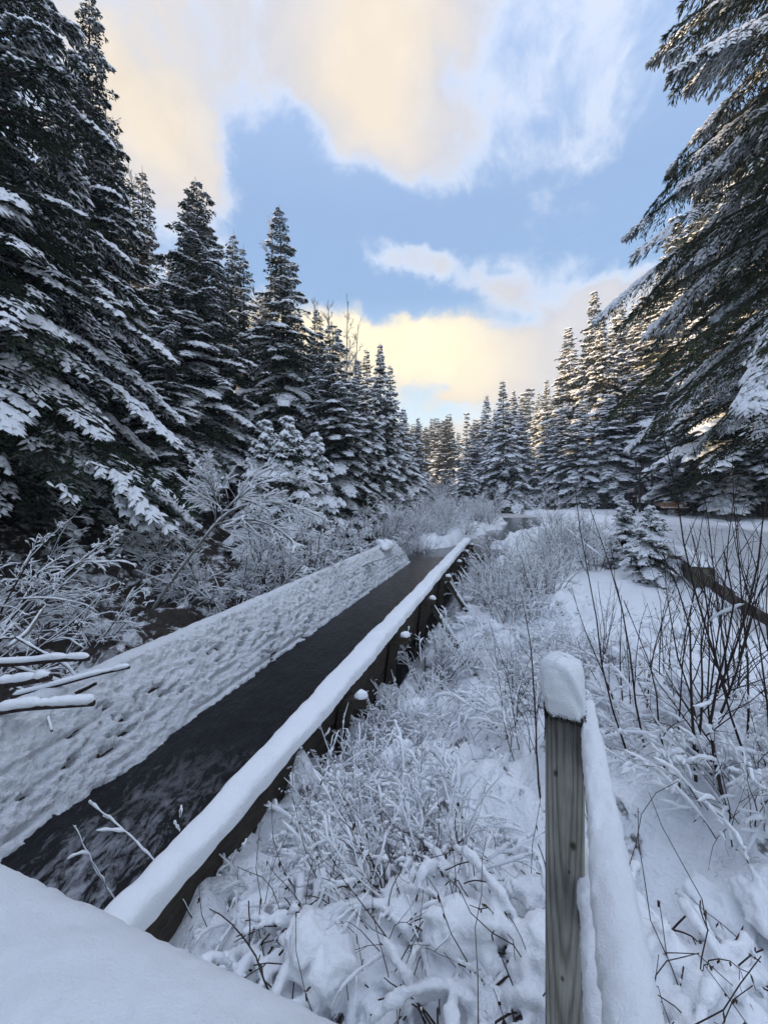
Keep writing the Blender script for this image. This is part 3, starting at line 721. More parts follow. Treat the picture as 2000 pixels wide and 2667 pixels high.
spec_far = [dict(seed=41, H=12, R=1.9, z0=.8, dz=.5, per=5, sp=.4, snow=.42, thick=1.1, droop=.3, sideh=.3, prof=1.0, low_pitch=-.3),
            dict(seed=42, H=12, R=1.5, z0=1.4, dz=.5, per=5, sp=.4, snow=.36, thick=1.0, droop=.1, sideh=.2, prof=.75, low_pitch=.0)]
spec_young = [dict(seed=51, H=3.4, R=1.3, z0=.15, dz=.17, per=7, sp=.115, snow=.66, thick=1.7, droop=.5, sideh=.5, prof=.9, low_pitch=-.05, up_top=.8, narrow=.42)]
protos = {}
def place(kind, i, px, d, py_top, label, group, cat='spruce tree', name='spruce_tree', wid=1.0, rz=None, dz=0, tilt=(0, 0)):
    spec = {'mid': spec_mid, 'spire': spec_spire, 'far': spec_far, 'young': spec_young}[kind][i]
    x, y, z = tree_pos(px, d, dz)
    h = ztop(py_top, d)-z; s = h/spec['H']; w = s**.6*wid if kind in ('mid', 'spire') else s*wid
    if rz is None: rz = (px*1.7+d*3.3) % 6.28
    key = (kind, i)
    if key not in protos:
        t = make_tree(name, cat, label, group, (x, y, z), **spec); protos[key] = t
        t.scale = (w, w, s); t.rotation_euler = (tilt[0], tilt[1], rz); return t
    vr = math.sin(px*12.9+d*7.1); tilt = (tilt[0]+.022*math.sin(px*3.3), tilt[1]+.022*math.cos(d*5.1))
    t = dup(protos[key], (x, y, z), rz, (w*(1+.10*vr), w*(1-.10*vr), s), label, group, tilt); t.name = name; t['category'] = cat; return t

# left bank
place('mid', 0, 232, 12.8, -25, 'tall slim spruce behind the great left spruce, its tip reaching the top of the picture', G_L, wid=.88)
place('mid', 1, 512, 14.5, 470, 'broad snowy spruce left of centre, second spire in from the great left spruce', G_L, wid=1.12)
place('mid', 2, 372, 18, 430, 'ragged pine top showing beside the bare birch twigs', G_L, 'pine tree', 'pine_tree', wid=.9)
place('mid', 2, 590, 19, 590, 'lower dark spire just right of the broad snowy spruce', G_L, wid=.8)
place('mid', 2, 638, 18.5, 625, 'thin open spruce in the gap left of the tall pointed spruce', G_L, wid=.75)
place('mid', 0, 748, 16.5, 535, 'tall pointed spruce standing highest in the middle of the left bank', G_L, wid=.93)
place('mid', 1, 878, 15.5, 835, 'full snowy spruce right of the tall pointed spruce', G_L, wid=1.02)
place('spire', 0, 955, 19, 905, 'narrow spire, leftmost of the three slender tips beside the valley opening', G_L, wid=.85)
place('spire', 1, 990, 20, 890, 'narrow spire, middle and highest of the three slender tips', G_L, wid=.85)
place('spire', 0, 1018, 21, 952, 'narrow spire, right one of the three slender tips', G_L, wid=1.0)
place('spire', 1, 1052, 23, 1060, 'low snowy spruce at the right end of the left bank row', G_L, wid=1.1)
place('spire', 0, 1082, 27, 1085, 'last small spruce of the left bank before the valley opens', G_L, wid=1.0)
place('mid', 1, 300, 15.5, 340, 'dark spruce squeezed between the slim spruce and the bare birch', G_L, wid=.8)
place('mid', 0, 440, 12.5, 760, 'lower dark spruce in front of the broad snowy spruce', G_L, wid=.95)
place('mid', 0, 830, 20, 800, 'shaded spruce filling the gap behind the full snowy spruce', G_L, wid=.8)
place('mid', 1, 690, 21, 760, 'shaded spruce behind the left flank of the tall pointed spruce', G_L, wid=.9)
place('mid', 2, 150, 11.5, 300, 'dark spruce wedged behind the great left spruce', G_L, wid=1.0)
place('spire', 1, 925, 22, 930, 'shaded spire between the full snowy spruce and the slender tips', G_L, wid=1.0)
place('mid', 2, -150, 12, -300, 'dark spruce at the far left edge behind the great spruce', G_L, wid=1.1)
place('spire', 2, 560, 24, 700, 'deep shaded spruce seen between the broad spruce and the open one', G_L, wid=1.2)
for i, (px, d, py, lab) in enumerate([(695, 12.5, 1085, 'left of the three young snow-bowed spruces below the tall pointed spruce'), (762, 12.2, 1075, 'middle one of the three young snow-bowed spruces below the tall pointed spruce'), (822, 13, 1120, 'right of the three young snow-bowed spruces below the tall pointed spruce')]):
    place('young', 0, px, d, py, lab, 'young spruces under the left bank', wid=.85)
# understorey of shaded trees further back on the left bank
rg = np.random.default_rng(77)
back = []
sil_x = [0, 200, 300, 420, 520, 600, 680, 750, 830, 880, 960, 1020, 1080, 1120]; sil_y = [-400, 150, 420, 480, 560, 720, 760, 760, 860, 930, 980, 1030, 1110, 1150]
for i in range(44):
    d = rg.uniform(19, 62); x = rg.uniform(-30, -3)+d*.06
    px = 1000+x/d*F
    if px < -500 or px > 1085: continue
    back.append((px, d))
for i, (px, d) in enumerate(sorted(back)):
    zt = min(ztop(np.interp(px, sil_x, sil_y)+30, d), 23)
    py = HOR-(zt-EYE)/d*F
    place('spire', 2 if i % 2 else 0, px, d, py, 'shaded conifer deep in the wood behind the left bank row', 'shaded conifers in the wood behind the left bank', 'conifer', 'conifer_tree', wid=1.25)

# the wood goes on unseen beside and behind the bridge, added to shade the foreground
rg = np.random.default_rng(80)
for i in range(46):
    x = -rg.uniform(14, 40); y = rg.uniform(-30, 9)
    if y > 3 and x > -1.35*y-7: continue
    s_ = rg.uniform(1.25, 1.7); t = dup(protos[('spire', 2)], (x, y, ground(x, y)), rg.uniform(0, 6), (1.5, 1.5, s_), 'shaded conifer deep in the wood behind the left bank row', 'shaded conifers in the wood behind the left bank'); t.name = 'conifer_tree'; t['category'] = 'conifer'

# distant forest
rg = np.random.default_rng(78)
for i in range(46):
    d = rg.uniform(72, 115); px = rg.uniform(1040, 1260); py = 1085+rg.uniform(0, 42)-(8 if i % 5 == 0 else 0)+abs(px-1150)*.12
    place('far', int(i % 3 != 0), px, d, py, 'small distant conifer in the misty wood closing the valley', G_F, 'conifer', 'conifer_tree', wid=1.35)
place('far', 0, 1213, 70, 1074, 'pointed distant spruce standing above the far wood', G_F, wid=1.0)
for i in range(30):
    d = rg.uniform(65, 120); px = rg.uniform(1280, 1900)
    place('far', i % 2, px, d, 1000+rg.uniform(0, 90), 'far conifer hidden behind the right hand trees', 'far conifers behind the right hand trees', 'conifer', 'conifer_tree', wid=1.4)
# right side
RT = [(0, 1210, 34, 1165, 'small snowy spruce at the left foot of the right hand group', 1.15),
      (1, 1262, 44, 1025, 'slim spire, first tall tip of the right hand group', .8),
      (0, 1288, 41, 1062, 'short spire tucked beside the slim first tip', .9),
      (0, 1313, 36, 988, 'pointed full spruce leading the right hand group beside the stream', 1.0),
      (1, 1343, 46, 1012, 'sunlit tip just right of the pointed full spruce', .9),
      (1, 1362, 40, 1065, 'darker spruce at the right shoulder of the pointed full spruce', 1.1),
      (0, 1236, 40, 1110, 'low spruce between the small spruce and the slim spire', 1.1),
      (1, 1396, 52, 1018, 'thin spire left of the twin tips beyond the path bend', .8),
      (0, 1428, 50, 985, 'left one of the twin tips beyond the path bend', 1.0),
      (1, 1452, 50, 978, 'right one of the twin tips beyond the path bend', .9),
      (2, 1485, 46, 850, 'tall spruce with its top glowing gold in the sun', 1.15),
      (0, 1425, 38, 1100, 'low snowy spruce by the path bend', 1.2),
      (1, 1465, 36, 1060, 'dense snowy spruce right of the path bend', 1.2),
      (1, 1540, 48, 925, 'slender spruce tip between the golden spruce and its tall neighbour', 1.0),
      (1, 1512, 34, 1040, 'thick snowy spruce in front of the golden spruce', 1.15),
      (1, 1568, 36, 828, 'tall dark columnar spruce right of the golden one', 1.05),
      (0, 1612, 40, 835, 'brownish tall spruce next to the dark columnar one', 1.05),
      (1, 1590, 33, 1010, 'snow-plastered spruce below the tall columnar pair', 1.15),
      (2, 1660, 37, 770, 'high spruce under the lowest hemlock spray', 1.25),
      (2, 1655, 33, 960, 'snowy spruce with bare lower trunk behind the walker', 1.2),
      (2, 1745, 33.5, 640, 'large snowy conifer left of the bench', 1.35),
      (2, 1735, 37, 560, 'tall conifer behind the bench', 1.3),
      (2, 1850, 33, 450, 'large dark conifer right behind the bench', 1.4),
      (2, 1985, 24, 300, 'dark conifer right of the bench', 1.5),
      (2, 1870, 36, 300, 'deep shaded conifer behind the bench trees', 1.5),
      (2, 2080, 24, 200, 'dark conifer at the right edge beyond the path', 1.6)]
for (i, px, d, py, lab, w) in RT: place('spire', i, px, d, py, lab, G_R, wid=w*1.22)
rg = np.random.default_rng(79)
for i in range(44):
    d = rg.uniform(34, 60); x = rg.uniform(21, 50); px = 1000+x/d*F
    if px < 1500: continue
    place('spire', 2, px, d, 860+rg.uniform(-110, 80), 'shaded conifer deep in the wood behind the bench', 'shaded conifers in the wood behind the bench', 'conifer', 'conifer_tree', wid=1.3)
# pole-like trunks in the gloom behind the bench
q0 = None
for i in range(34):
    x = rg.uniform(15.5, 30); d = rg.uniform(27, 34); px = 1000+x/d*F
    if px < 1630 or px > 1990 or math.hypot(x-20.5, d-27) < 1.4: continue
    if q0 is None:
        q0 = empty('tree_trunk', (x, d, ground(x, d)), 'bare slender trunk in the gloom behind the bench', 'tree trunk', 'bare trunks in the gloom behind the bench')
        q = Geo(); pts = np.stack([.05*np.sin(np.linspace(0, 3, 8)), np.zeros(8), np.linspace(-.3, 9, 8)], 1)[None]; tubes(pts, np.linspace(.13, .07, 8)[None], 8, q); q.build('trunk', M_bark, q0, True)
        q = Geo(); rr = np.random.default_rng(3); bs = np.zeros((22, 3)); bs[:, 2] = rr.uniform(1.2, 8, 22); dv = rr.normal(0, 1, (22, 3)); dv[:, 2] = -.1
        pp = grow(bs, dv, rr.uniform(.3, 1.1, 22), 4, .1, -.02, rr); tubes(pp, np.linspace(.012, .004, 4)[None].repeat(22, 0), 3, q); q.build('dead_branches', M_bark, q0)
    else: dup(q0, (x, d, ground(x, d)), rg.uniform(0, 6), (rg.uniform(.6, 1.1),)*2+(rg.uniform(.35, .5),))

# hemlocks at the right edge, long drooping boughs reaching in
hx, hy = 12.3, 8.8
make_tree('hemlock_tree', 'hemlock tree', 'giant hemlock at the right edge, long drooping boughs dusted with snow', 'hemlocks at the right edge', (hx, hy, ground(hx, hy)), mats=(M_hemlock,),
    seed=61, H=23, R=6.3, z0=6.3, dz=.35, per=9, sp=.16, snow=.27, thick=1.15, sw=.18, droop=.45, sideh=1.1, prof=.42, narrow=.24, patch=.8, low_pitch=-.1, up_top=.3, az_lim=(math.pi, 1.45), trunk_r=.35, lw=.085, bvar=1.0)
hx, hy = 15.8, 15.0
h2 = make_tree('hemlock_tree', 'hemlock tree', 'second hemlock at the right edge, low boughs hanging over the path', 'hemlocks at the right edge', (hx, hy, ground(hx, hy)), mats=(M_hemlock,),
    seed=62, H=19, R=3.9, z0=4.6, dz=.42, per=8, sp=.19, snow=.33, thick=1.3, sw=.2, droop=.34, sideh=.7, prof=.5, narrow=.27, patch=1.1, low_pitch=-.3, up_top=.3, az_lim=(math.pi+.3, 1.8), trunk_r=.3, lw=.13, bvar=1.0)

# ------------------------------------------------------------------ bare trees, shrubs
def bush(seed, stems, length, spread, lv, wander=.12, grav=0.0, r0=.02, snow=.02, cover=.8, mat=None, lean=(0, 0), N=7, flat=.3, up=.05, base_r=.15, smin=.0, ksn=4):
    """lv: list of (children, t0, angle, ratio)"""
    rg = np.random.default_rng(seed); w = Geo(); s = Geo()
    ang = rg.uniform(0, 6.28, stems); d = np.stack([np.cos(ang)*spread*rg.uniform(.4, 1.2, stems)+lean[0], np.sin(ang)*spread*rg.uniform(.4, 1.2, stems)+lean[1], np.ones(stems)], 1)
    b0 = np.stack([np.cos(ang)*base_r*rg.uniform(0, 1, stems), np.sin(ang)*base_r*rg.uniform(0, 1, stems), np.full(stems, -.1)], 1)
    l = length*rg.uniform(.65, 1.1, stems)
    Pp = grow(b0, d, l, N, wander, grav, rg); Rr = r0*rg.uniform(.7, 1.1, stems)[:, None]*np.linspace(1, .25, N)[None]
    tubes(Pp, Rr, 5, w); snow_on(Pp, Rr, snow, s, rg, cover, ksn)
    for li, (c, t0, an, ra) in enumerate(lv):
        p, dv, ll, rr = sprout(Pp, Rr, c, t0, .98, an, ra, rg, l, flat, up)
        n2 = max(4, N-li-1)
        Pp = grow(p, dv, ll, n2, wander*1.1, grav, rg); Rr = np.maximum(rr*.6, .0012)[:, None]*np.linspace(1, .4, n2)[None]; l = ll
        tubes(Pp, Rr, 3, w); snow_on(Pp, Rr, snow*(.85 if li == 0 else .7), s, rg, cover, ksn)
    return w, s
def make_bush(name, label, cat, group, loc, mat, rz=0, smat=None, **kw):
    w, s = bush(**kw); t = empty(name, loc, label, cat, group, rz)
    w.build('branches', mat, t, True)
    if s.n: s.build('snow_load', smat or M_snow_tree, t, True)
    stats[name+str(kw['seed'])] = (tri_count(w), tri_count(s)); return t
# bare birches over the left bank
bt = make_bush('birch_tree', 'bare birch rising between the left spruces, fine twigs against the cloud', 'birch tree', 'bare birches on the left bank', tree_pos(330, 19), M_birch,
    seed=101, stems=2, length=17.0, spread=.16, lv=[(15, .5, .55, .30), (9, .2, .6, .5), (8, .2, .65, .5)], r0=.10, snow=.02, cover=.3, wander=.05, N=10, flat=0, up=.15)
dup(bt, tree_pos(430, 21), 2.0, (1, 1, .99), 'bare birch with forked crown above the ragged pine top')
dup(bt, tree_pos(850, 23), 4.0, (.8, .8, .72), 'small bare birch showing right of the tall pointed spruce')
dup(bt, tree_pos(672, 21), 1.0, (.8, .8, .82), 'bare birch in the gap left of the tall pointed spruce')
dup(bt, tree_pos(900, 21), 5.2, (.7, .7, .66), 'lowest bare birch beside the full snowy spruce')

# left foreground snow-laden shrubs (pixel, depth, height)
G_S = 'snow-laden shrubs on the left bank'
x, y, _ = tree_pos(10, 5.2)
make_bush('shrub', 'thick snow-laden shrub at the left edge with spreading level twigs', 'shrub', G_S, (x-.5, y, ground(x, y)-.1), M_twig, seed=111, stems=9, length=2.6, spread=.55, lean=(.55, -.1),
    lv=[(9, .15, .9, .5), (6, .15, .7, .5), (2, .2, .7, .5)], r0=.018, snow=.0145, cover=.97, grav=-.05, flat=.75, up=.0, N=8, wander=.13, base_r=.3)
x, y, _ = tree_pos(-60, 4.4)
sb = make_bush('shrub', 'low snowy shrub at the left edge above the resting logs', 'shrub', G_S, (x, y, ground(x, y)-.1), M_twig, seed=112, stems=7, length=1.5, spread=.6, lean=(.6, 0),
    lv=[(8, .2, .8, .5), (5, .15, .7, .5), (2, .2, .7, .5)], r0=.013, snow=.0125, cover=.9, grav=-.05, flat=.7, up=.0, N=7, wander=.12, base_r=.25)
for (px, d, s, rz, lab) in [(150, 5.4, 1.0, 1.0, 'thin snowy shrub standing alone before the dark wood, above the logs'), (30, 6.6, 1.3, 2.2, 'snowy shrub behind the thick one at the left edge'), (250, 6.6, .7, 4.0, 'small snowy sapling cluster touching the flume top near the logs')]:
    x, y, z = tree_pos(px, d); dup(sb, (x, y, z-.05), rz, (s,)*3, lab)
# leaning sapling with arching crown
def leaning():
    rg = np.random.default_rng(121); w = Geo(); s = Geo()
    key = np.array([P(375, 1625, 7.2), P(440, 1520, 7.3), P(510, 1430, 7.4), P(560, 1365, 7.5), P(600, 1320, 7.6), P(690, 1300, 7.8), P(790, 1320, 8.0), P(860, 1360, 8.2)])
    base = key[0].copy()
    def curve(k, n=16):
        t = np.linspace(0, len(k)-1, n); i = np.minimum(t.astype(int), len(k)-2); f = (t-i)[:, None]; c = k[i]*(1-f)+k[i+1]*f
        for _ in range(3): c[1:-1] = (c[:-2]+2*c[1:-1]+c[2:])/4
        return c
    A = curve(key)-base; B = curve(np.array([P(560, 1365, 7.5), P(565, 1300, 7.5), P(545, 1240, 7.4), P(500, 1200, 7.3)]), 8)-base
    C_ = curve(np.array([P(555, 1370, 7.5), P(640, 1340, 7.2), P(730, 1370, 7.0), P(780, 1430, 6.9)]), 8)-base; D_ = curve(np.array([P(575, 1340, 7.5), P(650, 1260, 7.7), P(760, 1230, 7.9), P(850, 1270, 8.1)]), 8)-base
    RA = np.linspace(.035, .008, 16)[None]
    tubes(A[None], RA, 6, w); snow_on(A[None], RA, .03, s, rg, 1)
    Pp = np.stack([B, C_, D_, A[8:]]); Rr = np.linspace(.018, .006, 8)[None].repeat(4, 0)
    tubes(Pp[:3], Rr[:3], 5, w); snow_on(Pp, Rr, .024, s, rg, 1)
    l = np.full(4, 1.5)
    for li, (c, t0, an, ra) in enumerate([(22, .05, .8, .75), (7, .1, .7, .5), (3, .1, .6, .5)]):
        p, dv, ll, rr = sprout(Pp, Rr, c, t0, 1, an, ra, rg, l, .4, 0)
        Pp = grow(p, dv, ll, 6, .14, -.05, rg); Rr = np.maximum(rr*.55, .002)[:, None]*np.linspace(1, .5, 6)[None]; l = ll
        tubes(Pp, Rr, 3, w); snow_on(Pp, Rr, [.02, .016, .012][li], s, rg, .93, 4)
    t = empty('sapling', base, 'grey leaning sapling with a snowy crown arching right over the flume', 'sapling')
    w.build('branches', M_greybark, t, True); s.build('snow_load', M_snow_tree, t, True)
leaning()
# arching shrubs behind the flume
x, y, z = tree_pos(720, 8.2)
ab = make_bush('shrub', 'tangled snowy shrub arching over the flume beside the leaning sapling', 'shrub', G_S, (x, y, z), M_twig, seed=131, stems=12, length=2.3, spread=.6, lean=(.5, -.1),
    lv=[(9, .15, .75, .5), (6, .15, .7, .5), (2, .2, .7, .5)], r0=.018, snow=.017, cover=.95, grav=-.075, flat=.5, N=8, wander=.13, base_r=.5)
for (px, d, s, rz, lab) in [(600, 7.4, .75, 2.0, 'low snowy thicket between leaning sapling and flume top'), (800, 9.6, .95, .6, 'snowy thicket hanging over the middle of the flume'), (900, 10.6, .8, 5.6, 'snowy thicket at the far end of the flume'),
                            (660, 10, 1.1, 1.3, 'snowy thicket behind the leaning sapling'), (840, 12.5, 1.1, 3.3, 'snowy thicket under the full snowy spruce'), (960, 13.5, 1.0, .3, 'snowy brush just beyond the flume end, left side'), (480, 9.5, .8, 4.1, 'snowy brush in the dark hollow left of the leaning sapling'), (545, 8.4, .7, 5, 'snowy brush right under the leaning sapling')]:
    x, y, z = tree_pos(px, d); dup(ab, (x, y, z), rz, (s,)*3, lab)
# meadow alders: fine, frosted, brownish
G_M = 'frosted alder bushes in the meadow right of the flume'
def not_blocked(x, y):
    sd_, st_ = seg_dist(np.array([x]), np.array([y]), stream); pd, _ = seg_dist(np.array([x]), np.array([y]), path)
    return sd_[0] > 1.9 and pd[0] > PW+1.0
al = []
spec_al = [dict(seed=141, stems=16, length=1.35, spread=.45, lv=[(8, .2, .6, .5), (5, .15, .6, .5)], r0=.008, snow=.016, cover=.72, grav=-.04, flat=.2, N=6, wander=.12, base_r=.35),
           dict(seed=142, stems=14, length=1.5, spread=.35, lv=[(8, .25, .55, .45), (5, .15, .6, .5)], r0=.008, snow=.014, cover=.65, grav=-.01, flat=.1, N=6, wander=.10, base_r=.4),
           dict(seed=143, stems=20, length=.95, spread=.7, lv=[(7, .15, .8, .5), (4, .15, .7, .5)], r0=.007, snow=.018, cover=.8, grav=-.10, flat=.3, N=6, wander=.14, base_r=.4)]
rg = np.random.default_rng(91); cnt = 0
cands = []
for d in np.arange(4.4, 46, 1.0):
    for px in np.arange(1030, 1700, 45):
        dd_ = d+rg.uniform(-.5, .5); xx = (px+rg.uniform(-22, 22)-1000)/F*dd_
        if d > 14 and rg.uniform() > 14/d*1.25: continue
        a = KX*dd_-xx
        if a > 1.0 and dd_ < 12.6: continue
        # open snow drift on the right stays clear
        if xx > 1.7+.18*dd_ and dd_ < 8.6: continue
        if xx-.28*dd_ > 3.2: continue
        pxx = 1000+xx/dd_*F
        if 1255 < pxx < 1425 and 9.5 < dd_ < 26: continue
        if dd_ < 6.3 and pxx > 1150: continue
        if pxx > 1590: continue
        if not not_blocked(xx, dd_): continue
        cands.append((xx, dd_))
for i, (xx, dd_) in enumerate(cands):
    k = i % 3; z = ground(xx, dd_); s = rg.uniform(.55, .95)*(1 if dd_ < 20 else 1.25)
    where = 'near' if dd_ < 9 else ('middle' if dd_ < 20 else 'far')
    lab = {'near': 'frosted bush with dense brown twigs in the near meadow right of the flume', 'middle': 'frosted twiggy bush in the meadow beside the dark stream', 'far': 'pale brown frosted bush at the far end of the meadow'}[where]
    grp = where+' frosted bushes in the meadow'
    if len(al) < 3: al.append(make_bush('bush', lab, 'bush', grp, (xx, dd_, z), M_twig2, **spec_al[len(al)])); al[-1].scale = (s,)*3
    else: dup(al[k], (xx, dd_, z), rg.uniform(0, 6.28), (s, s, s), lab, grp)
# brush on the far left side of the stream
for i in range(26):
    d = rg.uniform(13.5, 42); px = rg.uniform(985, 1190)
    xx = (px-1000)/F*d
    if not not_blocked(xx, d): continue
    s = rg.uniform(.7, 1.15)*(1 if d < 22 else 1.4); dup(al[i % 3], (xx, d, ground(xx, d)), rg.uniform(0, 6), (s, s, s), 'frosted brush between the flume end and the far wood', 'frosted brush left of the stream')
for i in range(34):
    d = rg.uniform(12.2, 17); px = rg.uniform(1000, 1215); xx = (px-1000)/F*d
    if seg_dist(np.array([xx]), np.array([d]), stream)[0][0] < 1.15 or (KX*d-xx < 3.4 and d < 12.0): continue
    s = rg.uniform(.5, .85); dup(al[(i % 2)*2], (xx, d, ground(xx, d)), rg.uniform(0, 6), (s, s, s), 'frosted brush between the flume end and the far wood', 'frosted brush left of the stream')
for i in range(30):
    d = rg.uniform(15, 27); px = rg.uniform(1090, 1290); xx = (px-1000)/F*d
    if seg_dist(np.array([xx]), np.array([d]), stream)[0][0] < .85: continue
    s = rg.uniform(.6, 1.0); dup(al[i % 3], (xx, d, ground(xx, d)), rg.uniform(0, 6), (s, s, s), 'low frosted brush along the left edge of the dark stream', 'low frosted brush at the stream edge')
# taller pale willow bushes by the far trees
for (px, d, s, lab) in [(1150, 40, 2.6, 'pale brown willow bush left of the pointed full spruce'), (1265, 33, 2.2, 'pale brown willow bush beside the iced pool'), (1440, 33, 1.9, 'pale frosted bush at the path bend'), (1190, 48, 3.0, 'tall pale willow bush before the far wood'), (1120, 34, 2.0, 'pale willow bush at the left edge of the valley opening')]:
    xx = (px-1000)/F*d; dup(al[1], (xx, d, ground(xx, d)), px, (s*1.2, s*1.2, s), lab, 'willow bushes at the far end of the meadow')

# dark bare saplings on the right, from dark stems with few side twigs
G_D = 'dark bare saplings right of the post'
spec_dk = [dict(seed=151, stems=4, length=2.5, spread=.13, lv=[(7, .15, .62, .42), (3, .2, .6, .45)], r0=.0085, snow=.012, cover=.04, grav=.01, flat=0, up=.25, N=9, wander=.05, base_r=.12),
           dict(seed=152, stems=2, length=2.7, spread=.16, lv=[(10, .15, .66, .4), (3, .25, .55, .4)], r0=.0105, snow=.014, cover=.05, grav=.012, flat=0, up=.25, N=9, wander=.06, base_r=.1),
           dict(seed=153, stems=6, length=1.35, spread=.3, lv=[(4, .2, .6, .45), (2, .2, .6, .5)], r0=.006, snow=.008, cover=.08, grav=.0, flat=0, up=.15, N=7, wander=.08, base_r=.15)]
dk = []
place_dk = [(1880, 2.9, 0, .80, 'dark bare sapling clump rising tallest right of the post'), (1800, 2.3, 1, .68, 'dark forked sapling just right of the snowy rail'), (1990, 2.6, 2, .9, 'low dark twiggy sapling at the right edge'),
            (1960, 2.1, 1, .72, 'dark stem cluster crossing the right edge'), (1740, 3.4, 0, .62, 'thin dark sapling behind the snowy rail'), (1660, 2.9, 2, 1.0, 'short dark twigs between post and saplings'),
            (1900, 1.8, 2, 1.15, 'dark twiggy sapling in the lower right corner'), (2080, 3.0, 0, .8, 'dark sapling beyond the right edge'), (1820, 4.0, 1, .5, 'farther dark sapling before the log edge'),
            (1375, 2.3, 2, .6, 'thin dark twigs left of the post'), (1560, 3.6, 0, .5, 'small dark sapling behind the post snow cap'),
            (1720, 2.0, 2, 1.1, 'dark twigs brushing the snowy rail'), (2020, 1.7, 0, .66, 'nearest dark sapling at the lower right edge'), (1330, 3.6, 2, .55, 'dark weeds left of the post snow cap')]
for (px, d, k, s, lab) in place_dk:
    x, y, z = tree_pos(px, d)
    while len(dk) <= k:
        dk.append(None)
    if dk[k] is None:
        dk[k] = make_bush('sapling', lab, 'sapling', G_D, (x, y, z), M_twig, px % 6.28, **spec_dk[k]); dk[k].scale = (s,)*3
    else: dup(dk[k], (x, y, z), px % 6.28, (s,)*3, lab)

# low snowed-under brush close to the viewer
sb2 = []
spec_lo = [dict(seed=161, stems=22, length=.62, spread=.8, lv=[(6, .15, .8, .5), (3, .2, .7, .5)], r0=.0035, snow=.0125, cover=.75, grav=-.12, flat=.3, N=7, wander=.14, base_r=.25, ksn=5),
           dict(seed=162, stems=18, length=.75, spread=.6, lv=[(7, .15, .8, .5), (3, .2, .7, .5)], r0=.0035, snow=.0095, cover=.6, grav=-.09, flat=.2, N=7, wander=.15, base_r=.25, ksn=5)]
rg = np.random.default_rng(92)
n_ = 0
for i in range(400):
    d = 1.5+5.5*rg.uniform()**1.3; px = rg.uniform(620, 2080); x = (px-1000)/F*d; a = KX*d-x
    if a > .85 or abs(x-.5) < .16 and d < 1.7: continue
    if x > 1.5+.18*d and 2.9 < d < 9: continue
    if vnoise(np.array([x*1.1+4]), np.array([d*1.1]), 88)[0] < .52: continue
    n_ += 1
    if n_ > 44: break
    lab = 'snowed-under brush drooping along the right wall of the flume' if a < .5 and a > -.4 else ('snowed-under brush in the weeds between flume and post' if x < .45 else 'snowed-under brush at the feet of the dark saplings')
    grp = 'low brush by the flume wall' if (a < .5 and a > -.4) else ('low brush between flume and post' if x < .45 else 'low brush right of the post')
    s_ = rg.uniform(.55, 1.0)
    if len(sb2) < 2: sb2.append(make_bush('bush', lab, 'bush', grp, (x, d, ground(x, d)), M_twig2, smat=M_snow, **spec_lo[len(sb2)])); sb2[-1].scale = (s_,)*3
    else: dup(sb2[n_ % 2], (x, d, ground(x, d)), rg.uniform(0, 6.28), (s_, s_, s_), lab, grp)

for i in range(15):
    d = rg.uniform(1.7, 3.6); a = rg.uniform(.95, 1.12); x = KX*d-a; s_ = rg.uniform(.5, .8)
    dup(sb2[i % 2], (x, d, ground(x, d)), rg.uniform(0, 6.28), (s_, s_, s_), 'snowed-under brush drooping along the right wall of the flume', 'low brush by the flume wall')

